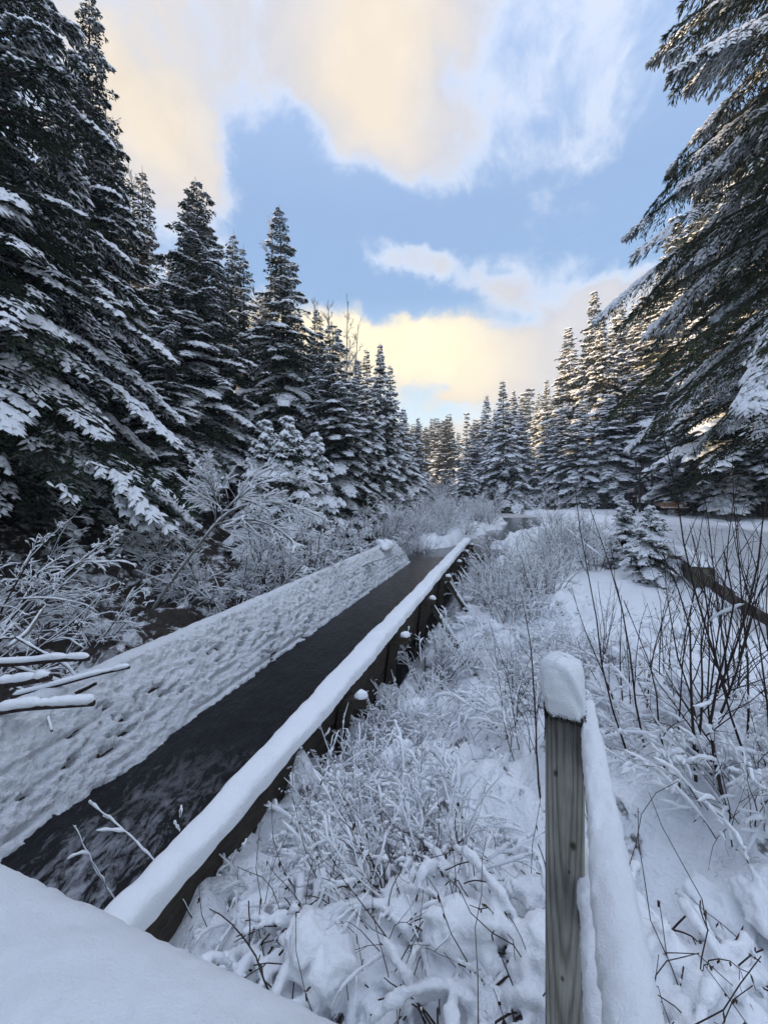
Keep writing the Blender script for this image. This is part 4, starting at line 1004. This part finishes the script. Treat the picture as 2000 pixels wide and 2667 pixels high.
# ------------------------------------------------------------------ snow-laden weeds (ground cover)
def weeds():
    rg = np.random.default_rng(201); w = Geo(); s = Geo()
    pts = []
    while len(pts) < 340:
        d = .9+9.5*rg.uniform()**1.7; px = rg.uniform(300, 2150); x = (px-1000)/F*d; a = KX*d-x
        if a > 1.0: continue
        if x > 1.9+.18*d and 3.0 < d < 9: 
            if rg.uniform() > .12: continue
        if x > 4.6+.5*max(0, d-3): continue
        if fbm(np.array([x*.9]), np.array([d*.9]), 2, 88)[0] < .50 and d > 1.3: continue
        pts.append((x, d))
    pts = np.array(pts); z = ground_raw(pts[:, 0], pts[:, 1])
    M0 = len(pts); c = 6
    base = np.repeat(np.column_stack([pts, z-.02]), c, 0); base[:, :2] += rg.normal(0, .07, (M0*c, 2))
    a = rg.uniform(0, 6.28, M0*c); el = rg.uniform(.3, 1.6, M0*c)
    d = np.stack([np.cos(a), np.sin(a), el], 1); l = rg.uniform(.15, .48, M0*c)
    Pp = grow(base, d, l, 9, .10, -.23, rg); Rr = np.full((M0*c, 9), .0032)*np.linspace(1.2, .5, 9)
    tubes(Pp, Rr, 3, w); 
    far = base[:, 1] > 2.9
    near_s = Geo()
    snow_on(Pp[~far], Rr[~far], .015, near_s, rg, .74, 6, .55, 2, .8); snow_on(Pp[far], Rr[far], .017, s, rg, .75, 5, .5, 1, .5)
    # twiglets off the stalks
    p, dv, ll, rr = sprout(Pp, Rr, 2, .3, .95, .8, .55, rg, l, .2, 0)
    P2 = grow(p, dv, ll, 5, .15, -.12, rg); R2 = np.full((len(p), 5), .0022); tubes(P2, R2, 3, w); nf = P2[:, 0, 1] < 2.9; snow_on(P2[nf], R2[nf], .013, near_s, rg, .6, 5, .6, 1, .5); snow_on(P2[~nf], R2[~nf], .013, s, rg, .6, 4, .6, 1, .5)
    # thin upright dry stalks free of snow
    n = 300; ii = rg.integers(0, M0, n); b = np.column_stack([pts[ii], z[ii]-.03]); b[:, :2] += rg.normal(0, .12, (n, 2))
    a = rg.uniform(0, 6.28, n); d = np.stack([np.cos(a)*.45, np.sin(a)*.45, np.ones(n)], 1)
    P3 = grow(b, d, rg.uniform(.15, .55, n), 7, .20, -.08, rg); tubes(P3, np.full((n, 7), .0018)*np.linspace(1.2, .6, 7), 3, w)
    # snow heaps caught in the weeds
    o1 = w.build('weeds', M_twig2, None, True); tag(o1, kind='stuff', label='bent brown weeds and dry stalks poking through the snow right of the flume', cat='weeds')
    for j in range(330):
        i = rg.integers(0, M0); d_ = pts[i, 1]
        r = rg.uniform(.03, .085)*(1+.12*d_)
        c_ = (pts[i, 0]+rg.normal(0, .12), d_+rg.normal(0, .12)); zz_ = ground(c_[0], c_[1])+rg.uniform(-.01, .05)
        if KX*c_[1]-c_[0] > 1.1: continue
        blobgeo(near_s if d_ < 2.9 else s, (c_[0], c_[1], zz_), (r*rg.uniform(.8, 1.5), r*rg.uniform(.8, 1.4), r*rg.uniform(.45, .8)), j, 12, 8, .35)
    o3 = near_s.build('snow_heaps', M_snow, None, True); md = o3.modifiers.new('Melt', 'REMESH'); md.mode = 'VOXEL'; md.voxel_size = .0105; md.use_smooth_shade = True
    tx = bpy.data.textures.new('crumble', 'CLOUDS'); tx.noise_scale = .028; tx.noise_depth = 4
    sm = o3.modifiers.new('Crumble', 'DISPLACE'); sm.texture = tx; sm.texture_coords = 'GLOBAL'; sm.strength = .022; sm.mid_level = .42
    tag(o3, kind='stuff', label='smooth heaped snow draped over bent weeds in the foreground', cat='snow')
    o2 = s.build('snow_clumps', M_snow, None, True); tag(o2, kind='stuff', label='soft snow clumps weighing down the weeds beside the flume', cat='snow')
    # brown dead leaves hanging in the weeds
    lf = Geo(); n = 900; ii = rg.integers(0, len(P3), n); t = rg.integers(3, 7, n); c0 = P3[ii % len(P3), t]
    wv = rg.normal(0, 1, (n, 3)); wv /= np.linalg.norm(wv, axis=1, keepdims=True); dv = rg.normal(0, .5, (n, 3)); dv[:, 2] -= 1; dv /= np.linalg.norm(dv, axis=1, keepdims=True)
    sz = rg.uniform(.006, .014, n)[:, None]; V = np.concatenate([c0, c0+dv*sz+wv*sz*.55, c0+dv*sz*2.1, c0+dv*sz-wv*sz*.55]); i = np.arange(n)
    lf.add(V, None, np.concatenate([np.stack([i, i+n, i+2*n], 1), np.stack([i, i+2*n, i+3*n], 1)]))
    m, nt, b = new_mat('dead_leaf', (.06, .04, .028), .8, .1)
    tag(lf.build('dead_leaves', m), kind='stuff', label='shrivelled brown leaves hanging on the weeds', cat='leaves')
    stats['weeds'] = (tri_count(w), tri_count(s))
weeds()

# a few single long stems that arch through the foreground
def single_stem(key, r0, label, snowr=.004, cover=.4, seed=1, kids=4, mat=M_twig):
    rg = np.random.default_rng(seed); k = np.array([P(*q) for q in key]); t = np.linspace(0, len(k)-1, 22); i = np.minimum(t.astype(int), len(k)-2); f = (t-i)[:, None]
    c = k[i]*(1-f)+k[i+1]*f
    for _ in range(3): c[1:-1] = (c[:-2]+2*c[1:-1]+c[2:])/4
    c[1:-1] += rg.normal(0, r0*.5, (20, 3)); base = c[0].copy(); c = (c-base)[None]
    Rr = np.linspace(r0, r0*.35, 22)[None]; w = Geo(); s = Geo(); tubes(c, Rr, 6, w); snow_on(c, Rr, snowr, s, rg, 1, 6, .8, 2, .8)
    L_ = np.array([np.linalg.norm(np.diff(c[0], axis=0), axis=1).sum()])
    p, dv, ll, rr = sprout(c, Rr, kids, .35, .98, .75, .28, rg, L_, 0, .1)
    P2 = grow(p, dv, ll, 6, .1, 0, rg); R2 = np.maximum(rr*.55, .0009)[:, None]*np.linspace(1, .6, 6)[None]; tubes(P2, R2, 4, w); snow_on(P2, R2, snowr*1.1, s, rg, cover, 6, .8, 2, .7)
    e = empty('twig', base, label, 'twig', 'single stems standing in the foreground snow'); w.build('stem', mat, e, True)
    if s.n: s.build('snow_load', M_snow_near, e, True)
single_stem([(1085, 2760, 1.45), (1050, 2550, 1.45), (1018, 2420, 1.47), (1000, 2330, 1.5), (975, 2240, 1.52), (920, 2160, 1.55), (885, 2130, 1.56)], .0055, 'long dark arching twig in the centre foreground with short side spurs', .004, .3, 3, 5)
single_stem([(1000, 2760, 1.5), (950, 2620, 1.5), (900, 2560, 1.5), (860, 2540, 1.5), (800, 2545, 1.5)], .006, 'dark curved cane near the bottom edge loaded with a ridge of snow', .018, .5, 4, 3)
single_stem([(1290, 2760, 1.6), (1240, 2600, 1.6), (1265, 2480, 1.62), (1310, 2400, 1.65), (1360, 2330, 1.7)], .006, 'dark twig leaning right just left of the post', .006, .6, 5, 5)
single_stem([(478, 2480, 1.75), (474, 2330, 1.75), (472, 2210, 1.75), (470, 2110, 1.75)], .005, 'upright dark twig in front of the flume rail with snow tufts', .010, .8, 6, 9)
single_stem([(520, 2420, 1.6), (430, 2270, 1.6), (330, 2170, 1.6), (230, 2090, 1.6)], .0035, 'thin twig slanting left across the flume rail', .006, .8, 7, 6)
single_stem([(400, 2480, 1.7), (320, 2380, 1.7), (250, 2260, 1.7), (190, 2150, 1.7)], .0035, 'thin twig slanting across the water at the rail end', .006, .8, 8, 5)
single_stem([(1330, 2400, 2.0), (1290, 2200, 2.0), (1200, 2050, 2.1), (1130, 1960, 2.2)], .005, 'long thin stem leaning left behind the arching twig', .004, .3, 9, 6)
single_stem([(1430, 2300, 1.9), (1400, 2000, 2.0), (1385, 1700, 2.2), (1360, 1560, 2.3)], .006, 'tall dark stem rising beside the left face of the post', .003, .2, 10, 7)

# ------------------------------------------------------------------ logs and poles resting on the apron
def log(key, r, label, snowr, seed, name='log', group='snowy poles lying on the left end of the flume', mat=M_twig):
    k = np.array([P(*q) for q in key]); t = np.linspace(0, len(k)-1, 20); i = np.minimum(t.astype(int), len(k)-2); f = (t-i)[:, None]; c = k[i]*(1-f)+k[i+1]*f
    for _ in range(2): c[1:-1] = (c[:-2]+2*c[1:-1]+c[2:])/4
    base = c[0].copy(); c = (c-base)[None]; rg = np.random.default_rng(seed); Rr = np.linspace(r, r*.75, 20)[None]
    w = Geo(); tubes(c, Rr, 9, w); Rr = Rr*(1+.25*(vnoise(np.linspace(0, 5, 20), np.zeros(20), seed)-.5))[None]; s = Geo(); snow_on(c, Rr*.7, snowr, s, rg, 1, 9, .45, 2, .22)
    v = w.V[0]; w.add(v[:9], None, [[0, i+1, i] for i in range(1, 8)]); w.add(v[-9:], None, [[0, i, i+1] for i in range(1, 8)])
    e = empty(name, base, label, 'log', group); w.build('wood', mat, e, True); s.build('snow_load', M_snow, e, True)
log([(-120, 1735, 3.4), (60, 1728, 3.35), (150, 1718, 3.3), (232, 1716, 3.3)], .026, 'snowy pole topmost of those at the left edge, almost level', .028, 1)
log([(-120, 1790, 3.1), (30, 1782, 3.05), (130, 1765, 3.0)], .034, 'thick stub log with a blunt end at the left edge', .034, 2)
log([(30, 1815, 2.95), (150, 1785, 3.0), (250, 1757, 3.05), (338, 1738, 3.1)], .016, 'long thin pole slanting up across the snowy apron', .02, 3)
log([(-100, 1870, 2.62), (60, 1843, 2.65), (160, 1837, 2.68), (245, 1832, 2.7)], .026, 'lowest thick snowy log lying on the apron', .034, 4)
log([(180, 1815, 3.05), (250, 1780, 3.1)], .02, 'short dark stick beside the long thin pole', .012, 5)
log([(-60, 1700, 3.6), (60, 1745, 3.45), (150, 1775, 3.3), (215, 1812, 3.15)], .014, 'thin crooked stick crossing the snowy poles at the left edge', .014, 31)
log([(40, 1660, 3.8), (110, 1700, 3.6), (175, 1735, 3.4), (205, 1775, 3.25)], .012, 'thin snowy stick leaning over the blunt stub log', .012, 32)
log([(-40, 1765, 3.3), (70, 1800, 3.15), (120, 1850, 2.9), (135, 1905, 2.75)], .010, 'thin dark stick hanging down over the lowest snowy log', .008, 33)
G_N = 'fallen trunks in the dark wood'
log([(350, 1490, 8.5), (430, 1522, 8.2), (510, 1548, 8.0)], .07, 'fallen trunk with a dusting of snow in the dark hollow', .03, 6, group=G_N, mat=M_greybark)
log([(240, 1430, 9.5), (320, 1470, 9.3)], .10, 'second fallen trunk deeper in the dark hollow', .03, 7, group=G_N, mat=M_greybark)
log([(20, 1690, 4.2), (70, 1650, 4.4), (110, 1590, 4.6)], .03, 'broken branch leaning behind the poles at the left edge', .02, 8, group=G_N, mat=M_greybark)

# ------------------------------------------------------------------ foreground post, handrail and bridge rail
pt = empty('railing_post', (.447, .95, 0), 'weathered grey square post in the foreground with a tall snow cap', 'post')
PT = EYE-.548
q = Geo(); w2 = .0425; bv = .004
prof_ = [(-w2+bv, -w2), (w2-bv, -w2), (w2, -w2+bv), (w2, w2-bv), (w2-bv, w2), (-w2+bv, w2), (-w2, w2-bv), (-w2, -w2+bv)]
vs = [];
for z in (0.3, PT): vs += [(x, y, z-PT) for x, y in prof_]
q.add(vs, [[i, (i+1) % 8, (i+1) % 8+8, i+8] for i in range(8)]+[[8, 9, 14, 15], [9, 10, 13, 14], [10, 11, 12, 13]]); po = q.build('post', M_post, pt); po.location = (0, 0, PT); pt.rotation_euler[2] = R_(-25.5)
m, nt, b = new_mat('dark_moss', (.012, .011, .010), .9, .1)
# mossy rim under the snow
q = Geo(); rg = np.random.default_rng(8); n = 700; sidx = rg.integers(0, 4, n); u = rg.uniform(-1, 1, n)*w2
bx = np.where(sidx == 0, u, np.where(sidx == 1, w2, np.where(sidx == 2, u, -w2))); by = np.where(sidx == 0, -w2, np.where(sidx == 1, u, np.where(sidx == 2, w2, u)))
bb = np.stack([bx, by, PT+rg.uniform(-.008, .009, n)], 1); dv = np.stack([bx, by, rg.normal(0, .03, n)], 1)+rg.normal(0, .02, (n, 3))
pp = grow(bb, dv, rg.uniform(.002, .007, n), 3, .4, 0, rg); tubes(pp, np.full((n, 3), .0007), 3, q); q.build('moss_rim', m, pt)
# snow cap: superelliptic rings
def ringsnow(name, mat, parent, prof2, cx, cy, seed, nu=56, rough=.003):
    q = Geo(); V = []; th = np.linspace(0, 2*np.pi, nu, endpoint=False)
    for k, (z, rx, ry, ox, ex) in enumerate(prof2):
        c = np.sign(np.cos(th))*np.abs(np.cos(th))**ex; s_ = np.sign(np.sin(th))*np.abs(np.sin(th))**ex
        nzv = (vnoise(np.cos(th)*2.2+k*.07+seed, np.sin(th)*2.2+k*.05, seed)-.5)*rough*3+(vnoise(np.cos(th)*16+k*.45, np.sin(th)*16+k*.3, seed+1)-.5)*rough*.8
        V.append(np.stack([cx+ox+(rx+nzv)*c, cy+(ry+nzv)*s_, np.full(nu, z)+nzv*.5], 1))
    V = np.array(V); K = len(V); idx = np.arange(K*nu).reshape(K, nu); a = idx[:-1]; b2 = idx[1:]
    q.add(V, np.stack([a, np.roll(a, -1, 1), np.roll(b2, -1, 1), b2], -1).reshape(-1, 4))
    q.add(V[-1], None, [[0, i, i+1] for i in range(1, nu-1)])
    return q.build(name, mat, parent, True)
zs = np.array([-.004, .004, .018, .030, .040, .052, .065, .08, .095, .108, .118, .126, .131, .134])
rx = np.array([.0415, .044, .0455, .0460, .0485, .0500, .0515, .0520, .0510, .0490, .0450, .038, .025, .004])*.98
ox = np.array([0, 0, .0005, -.001, -.004, -.006, -.007, -.0065, -.006, -.005, -.004, -.003, -.003, -.003])
n2 = 44; zi = np.linspace(0, 1, n2); zz2 = np.interp(zi, np.linspace(0, 1, 14), zs); rx2 = np.interp(zi, np.linspace(0, 1, 14), rx); ox2 = np.interp(zi, np.linspace(0, 1, 14), ox)
ringsnow('snow_cap', M_snow_near, pt, [(PT+z, r, r*.97, o, .45+.5*min(1, max(0, (z-.05)/.07))) for z, r, o in zip(zz2, rx2, ox2)], 0, 0, 3)

# handrail running from the post back towards the viewer
M_rail = timber_mat('rail_timber', (.08, .075, .062), (.17, .16, .135), (1, .06, 1), .002)
def rail(label, p0, p1, bw, bh, s0, s1, hh, seed):
    p0 = np.array(p0); p1 = np.array(p1); e = empty('handrail', p0, label, 'handrail', 'handrails beside the foreground post')
    d = p1-p0; L_ = np.linalg.norm(d); d /= L_; r = np.cross(d, (0, 0, 1)); r /= np.linalg.norm(r)
    q = Geo(); q.beam((0, 0, -bh/2), p1-p0-np.array([0, 0, bh/2]), bw, bh); q.build('board', M_rail, e)
    n = 170; kk = 17; t = np.linspace(0, 1, n); V = []
    for k in range(kk):
        ph = math.pi*k/(kk-1); c, s_ = math.cos(ph), math.sin(ph)
        wid = (s0+(s1-s0)*t)/2*(1+.16*(vnoise(t*9+3, t*0+k*.1, seed)-.5)+.16*(vnoise(t*48, t*0+k*.4, seed+1)-.5)*abs(c)+.10*(vnoise(t*150, t*0+k*.6, seed+8)-.5)*abs(c))
        up = hh*(.8+.5*t)*(1+.3*(vnoise(t*7, t*0, seed+2)-.5))*np.minimum(1, t/.02+.35)
        V.append(np.outer(t*L_, d)+np.outer(np.sign(c)*abs(c)**.75*wid, r)+np.outer(up*abs(s_)**.55+(vnoise(t*60, t*0+k*.7, seed+4)-.5)*.004+(vnoise(t*14, t*0+k*.25, seed+5)-.5)*.006-(.004 if k in (0, kk-1) else 0), (0, 0, 1)))
    V = np.stack(V, 1); idx = np.arange(n*kk).reshape(n, kk)
    q = Geo(); q.add(V, np.stack([idx[:-1, :-1], idx[:-1, 1:], idx[1:, 1:], idx[1:, :-1]], -1).reshape(-1, 4)); q.add(V[0], None, [[0, i, i+1] for i in range(1, kk-1)])
    q.build('snow_load', M_snow_near, e, True)
rail('top handrail right of the post under a thick wedge of snow', (.528, 1.0, EYE-.57), (.180, .22, EYE-.57), .034, .089, .034, .068, .032, 11)
rail('lower handrail right of the post half hidden below the top one', (.520, 1.0, EYE-.93), (.27, .42, EYE-.93), .034, .089, .04, .06, .03, 15)
rp = empty('railing_post', (.12, .06, 0), 'plain second railing post at the viewer end of the handrails', 'post'); q = Geo(); q.box((0, 0, (EYE-.62+.3)/2), (.09, .09, EYE-.62-.3)); q.build('post', M_rail, rp)

br = empty('bridge_railing', (0, 0, 0), 'broad bridge rail in the lower left corner under deep smooth snow', 'railing')
A0 = np.array([-1.5, .893]); A1 = np.array([.16, .378]); dA = A1-A0; LA = np.linalg.norm(dA); dA /= LA; nA = np.array([dA[1], -dA[0]])   # nA points back to the viewer
if nA[1] > 0: nA = -nA
zr = EYE-.685
q = Geo(); q.beam((A0[0]+nA[0]*.17, A0[1]+nA[1]*.17, zr), (A1[0]+nA[0]*.17, A1[1]+nA[1]*.17, zr), .30, .05); q.build('board', M_rail, br)
n, kk = 260, 60; t = np.linspace(0, 1, n); s_ = np.linspace(0, 1, kk); TT, SS = np.meshgrid(t, s_, indexing='ij')
hgt = .098*np.sin(np.clip(SS, 0, 1)*np.pi)**.32+(fbm(TT*9, SS*2, 3, 4)-.5)*.02+(fbm(TT*120, SS*26, 3, 5)-.5)*.0035+(fbm(TT*34, SS*8, 3, 15)-.5)*.009
wv = (SS*.345-.012)+(1-SS)*((fbm(TT*7, TT*0, 3, 6)-.5)*.02+(fbm(TT*70, SS*10, 2, 7)-.5)*.006)
V = np.stack([A0[0]+dA[0]*TT*LA+nA[0]*wv, A0[1]+dA[1]*TT*LA+nA[1]*wv, zr+.02+hgt], -1); idx = np.arange(n*kk).reshape(n, kk)
q = Geo(); q.add(V, np.stack([idx[:-1, :-1], idx[:-1, 1:], idx[1:, 1:], idx[1:, :-1]], -1).reshape(-1, 4)); q.build('snow_load', M_snow_near, br, True)
for k in (.1, .85):
    q = Geo(); c = A0+dA*LA*k+nA*.17; q.box((c[0], c[1], (zr-.03+1.35)/2), (.09, .09, zr-.03-1.35)); q.build('post', M_rail, br)
# deck of the bridge under the viewer
g = Geo(); g.box((-.6, -1.3, 1.31), (4.2, 2.6, .08)); tag(g.build('bridge_deck', M_rail), kind='structure')

# ------------------------------------------------------------------ park bench
bx_, by_ = P(1757, 1300, 25.5)[0], 25.5
bz = 1.27
M_bw = timber_mat('orange_bench_wood', (.42, .19, .075), (.60, .30, .13), (.06, 1, 1), .003)
m_metal, nt, b = new_mat('dark_bench_metal', (.03, .028, .026), .5, .4)
be = empty('park_bench', (bx_, by_, bz), 'wooden park bench with orange backrest and snow on its seat beside the path', 'bench', rz=R_(-14))
for z0_ in (.56, .70):
    q = Geo(); q.box((0, .26+(z0_-.5)*.25, z0_), (1.5, .035, .125), Matrix.Rotation(R_(-10), 3, 'X')); q.build('backrest_slat', M_bw, be)
for y0_ in (-.18, -.02, .14):
    q = Geo(); q.box((0, y0_, .43), (1.5, .14, .04)); q.build('seat_slat', M_bw, be)
for sx in (-.5, .5):
    q = Geo(); q.box((sx, -.12, .19), (.06, .06, .44)); q.box((sx, .12, .19), (.06, .06, .44)); q.box((sx, 0, .40), (.05, .36, .03)); q.box((sx, 0, .02), (.07, .42, .04)); q.build('leg', m_metal, be)
    q = Geo(); q.beam((sx, .20, .38), (sx, .345, .78), .05, .03, (1, 0, 0)); q.build('back_support', m_metal, be)
q = Geo(); xs = np.linspace(-.76, .76, 40); yv = np.linspace(-.27, .20, 12); XX, YV = np.meshgrid(xs, yv, indexing='ij')
hz = .045*np.minimum(1, np.minimum(.76-np.abs(XX), np.minimum(YV+.27, .20-YV))/.04+.05)**.5+(fbm(XX*9, YV*9, 2, 4)-.5)*.012
idx = np.arange(480).reshape(40, 12); q.add(np.stack([XX, YV, .452+hz], -1), np.stack([idx[:-1, :-1], idx[1:, :-1], idx[1:, 1:], idx[:-1, 1:]], -1).reshape(-1, 4)); q.build('snow_load', M_snow, be, True)

# ------------------------------------------------------------------ walker by the trees
def person():
    d = 24.5; x = P(1647, 1300, d)[0]; gz = 1.27; s = 1.72/1.72
    e = empty('person', (x, d, gz), 'person in a black winter coat standing behind the young spruces near the bench', 'person', rz=R_(15))
    def skin(name, verts, edges, radii, mat, root=0, sub=2):
        me = bpy.data.meshes.new(name); me.from_pydata([tuple(v) for v in verts], edges, []); o = bpy.data.objects.new(name, me); col.objects.link(o); o.parent = e
        md = o.modifiers.new('Skin', 'SKIN'); md.use_smooth_shade = True
        for i, r in enumerate(radii):
            rr = r if isinstance(r, tuple) else (r, r); me.skin_vertices[0].data[i].radius = rr
            me.skin_vertices[0].data[i].use_root = (i == root)
        o.modifiers.new('Sub', 'SUBSURF').levels = sub; o.modifiers['Sub'].render_levels = sub
        me.materials.append(mat); return o
    mc = new_mat('black_coat', (.010, .010, .013), .8, .2)[0]; mp_ = new_mat('dark_trousers', (.014, .014, .017), .85, .2)[0]; ms = new_mat('skin', (.42, .24, .18), .55, .3)[0]; mh = new_mat('grey_hair', (.32, .30, .29), .8, .2)[0]; mb = new_mat('black_boots', (.01, .01, .01), .6, .3)[0]
    # body with head, arms and hands as one surface
    V = [(0, 0, .95), (0, 0, 1.15), (0, 0, 1.38), (0, .0, 1.50), (0, -.02, 1.60), (0, -.03, 1.68),
         (-.10, 0, .88), (-.11, -.02, .48), (-.11, .02, .08), (-.11, -.12, .04), (.10, 0, .88), (.12, -.05, .48), (.12, .03, .08), (.12, -.11, .04),
         (-.20, 0, 1.40), (-.34, -.06, 1.20), (-.20, -.26, 1.22), (-.13, -.32, 1.26), (.20, 0, 1.40), (.25, -.04, 1.12), (.12, -.24, 1.10), (.05, -.31, 1.14)]
    E = [(0,1),(1,2),(2,3),(3,4),(4,5),(0,6),(6,7),(7,8),(8,9),(0,10),(10,11),(11,12),(12,13),(2,14),(14,15),(15,16),(16,17),(2,18),(18,19),(19,20),(20,21)]
    Rr = [.13,.14,.15,.06,.10,.075,.095,.06,.045,.04,.095,.06,.045,.04,.07,.05,.038,.03,.07,.05,.038,.03]
    skin('body', V, E, Rr, ms)
    skin('coat', [(0, .02, .74), (0, .01, .95), (0, 0, 1.2), (0, 0, 1.42), (0, 0, 1.50), (-.21, 0, 1.41), (-.35, -.06, 1.20), (-.21, -.25, 1.22), (.21, 0, 1.41), (.26, -.04, 1.12), (.13, -.23, 1.10)],
         [(0,1),(1,2),(2,3),(3,4),(3,5),(5,6),(6,7),(3,8),(8,9),(9,10)], [(.21,.17),(.20,.16),(.20,.16),(.17,.14),.085,.10,.078,.058,.10,.078,.058], mc, 2)
    for sgn, kv in ((-1, 0), (1, 1)):
        skin('trouser_leg', [(sgn*.10, 0, .86), (sgn*.115, -.03, .48), (sgn*.115, .02, .10)], [(0,1),(1,2)], [.12, .085, .075], mp_)
        skin('boot', [(sgn*.115, .03, .12), (sgn*.115, .02, .05), (sgn*.12, -.13, .04)], [(0,1),(1,2)], [.062, .06, .045], mb)
        for f in range(5):   # fingers of each hand
            bx0 = (-.13, -.32, 1.26) if sgn < 0 else (.05, -.31, 1.14); o_ = (f-2)*.017
            skin('finger', [(bx0[0]+.02*-sgn*0, bx0[1]+.01, bx0[2]+o_), (bx0[0]-sgn*.03, bx0[1]-.035, bx0[2]+o_), (bx0[0]-sgn*.05, bx0[1]-.02, bx0[2]+o_-.01)], [(0,1),(1,2)], [.010, .009, .008], ms, 0, 1)
    q = Geo(); blobgeo(q, (0, .015, 1.665), (.098, .105, .085), 3, 14, 9, .08, False); q.build('hair', mh, e, True)
    q = Geo(); blobgeo(q, (0, -.128, 1.615), (.016, .026, .026), 5, 8, 6, .05, False); q.build('nose', ms, e, True)
    me_ = new_mat('dark_eyes', (.02, .015, .01), .3, .5)[0]
    for sx in (-.034, .034):
        q = Geo(); blobgeo(q, (sx, -.115, 1.645), (.012, .008, .007), 6, 8, 6, .02, False); q.build('eye', me_, e, True)
        q = Geo(); blobgeo(q, (sx*2.9, -.01, 1.625), (.012, .02, .03), 7, 8, 6, .02, False); q.build('ear', ms, e, True)
    q = Geo(); blobgeo(q, (0, -.118, 1.575), (.026, .008, .006), 8, 8, 6, .02, False); q.build('mouth', new_mat('lips', (.30, .11, .09), .5, .3)[0], e, True)
    # dark bag held up at the chest
    bg_ = empty('shoulder_bag', (x-.42, d-.12, gz+1.05), 'bulky black bag carried at the side of the person in black', 'bag')
    q = Geo(); blobgeo(q, (0, 0, .2), (.17, .13, .24), 9, 16, 10, .12, False); q.build('bag_body', mc, bg_, True)
    q = Geo(); pp = np.array([[-.08, 0, .38], [.02, 0, .48], [.18, 0, .5], [.3, 0, .42]])[None]; tubes(pp, np.full((1, 4), .018), 6, q); q.build('strap', mc, bg_, True)
person()

# young spruces in front of the retaining blocks
for (px, d, py, w, lab) in [(1630, 9.9, 1300, 1.15, 'left of the two young snowy spruces beside the timber blocks'), (1694, 7.9, 1312, 1.0, 'right one of the two young snowy spruces beside the timber blocks'), (1600, 9.3, 1395, 1.2, 'smallest snowy spruce sprawling left of the pair')]:
    t = place('young', 0, px, d, py, lab, 'young spruces by the timber blocks', wid=w)

# retaining blocks and log edge by the path
def block(c, size, rz, label, seed):
    e = empty('timber_block', c, label, 'timber block', 'weathered timber blocks edging the path', rz)
    q = Geo(); q.box((0, 0, 0), size); ob = q.build('block', M_block, e)
    bvm = ob.modifiers.new('Bevel', 'BEVEL'); bvm.width = .02; bvm.segments = 2
    q = Geo(); n1, n2_ = 24, 14; XX, YV = np.meshgrid(np.linspace(-1, 1, n1), np.linspace(-1, 1, n2_), indexing='ij')
    hz = .13*np.clip((1-np.maximum(np.abs(XX), np.abs(YV)))/.22+.02, 0, 1)**.5+(fbm(XX*3+seed, YV*3, 2, seed)-.5)*.03
    idx = np.arange(n1*n2_).reshape(n1, n2_); q.add(np.stack([XX*(size[0]/2+.03), YV*(size[1]/2+.03), size[2]/2+.004+hz], -1), np.stack([idx[:-1, :-1], idx[1:, :-1], idx[1:, 1:], idx[:-1, 1:]], -1).reshape(-1, 4)); q.build('snow_load', M_snow, e, True)
c1 = P(1772, 1462, 8.4); c1[2] -= .02; block(tuple(c1), (.34, 1.0, .38), R_(-28), 'weathered timber block just right of the young spruces', 1)
c2 = P(1818, 1492, 7.3); block(tuple(c2), (.32, .9, .34), R_(-28), 'weathered timber block nearer the saplings, second from the spruces', 2)
c3 = P(1648, 1432, 10.6); block(tuple(c3), (.9, .3, .38), R_(24), 'timber block peeping out left of the young spruces', 3)
log([(1868, 1530, 6.2), (1920, 1565, 5.6), (1985, 1605, 5.0), (2090, 1660, 4.5)], .10, 'dark rotten log edging the path at the right edge', .02, 21, group='log edge of the path', mat=M_bark)
# ------------------------------------------------------------------ thin winter haze
hz = Geo(); hz.box((40, 320, 10), (900, 760, 60)); mh_ = bpy.data.materials.new('haze'); mh_.use_nodes = True; nt = mh_.node_tree
nt.nodes.remove(nt.nodes['Principled BSDF']); pv_ = nt.nodes.new('ShaderNodeVolumePrincipled'); pv_.inputs['Density'].default_value = .0014; pv_.inputs['Color'].default_value = (.92, .95, 1, 1)
nt.links.new(pv_.outputs[0], nt.nodes['Material Output'].inputs['Volume']); tag(hz.build('haze', mh_), kind='stuff')
# labels that say beside what each low bush stands
ordw = ['first', 'second', 'third', 'fourth', 'fifth', 'sixth', 'seventh']
for o in scn.objects:
    gq = o.get('group')
    if gq == 'low brush by the flume wall':
        k = int(np.argmin([abs(o.location.y-y) for y in posts_y])); side = 'hard against' if KX*o.location.y-o.location.x > .7 else 'a step out from'
        o['label'] = 'snowed-under brush %s the flume wall, by its %s projecting stub' % (side, ordw[k]) if o.location.y > 2.3 else 'snowed-under brush %s the flume wall, nearer than its first projecting stub' % side
    elif gq in ('middle frosted bushes in the meadow', 'far frosted bushes in the meadow', 'near frosted bushes in the meadow'):
        sx_ = np.interp(o.location.y, stream[:, 1], stream[:, 0]); d_ = o.location.y
        side = 'left of the dark stream' if (d_ > 11.6 and o.location.x < sx_) else ('between flume and open snow' if d_ < 11.6 else ('right beside the dark stream' if o.location.x < sx_+3 else 'between the stream and the path'))
        far_ = 'near the rail end' if 9 < d_ < 13 else ('in the foremost row of bushes' if d_ < 7 else ('in the second row of bushes' if d_ <= 9 else ('in the middle meadow' if d_ < 19 else ('by the bend of the stream' if d_ < 29 else 'before the distant spruces'))))
        look = 'small frosted bush' if o.scale[0] < .7 else ('frosted bush' if o.scale[0] < .88 else 'large frosted bush')
        o['label'] = '%s %s, %s' % (look, side, far_); o['group'] = 'frosted bushes '+side+', '+far_
print('TRI', stats)
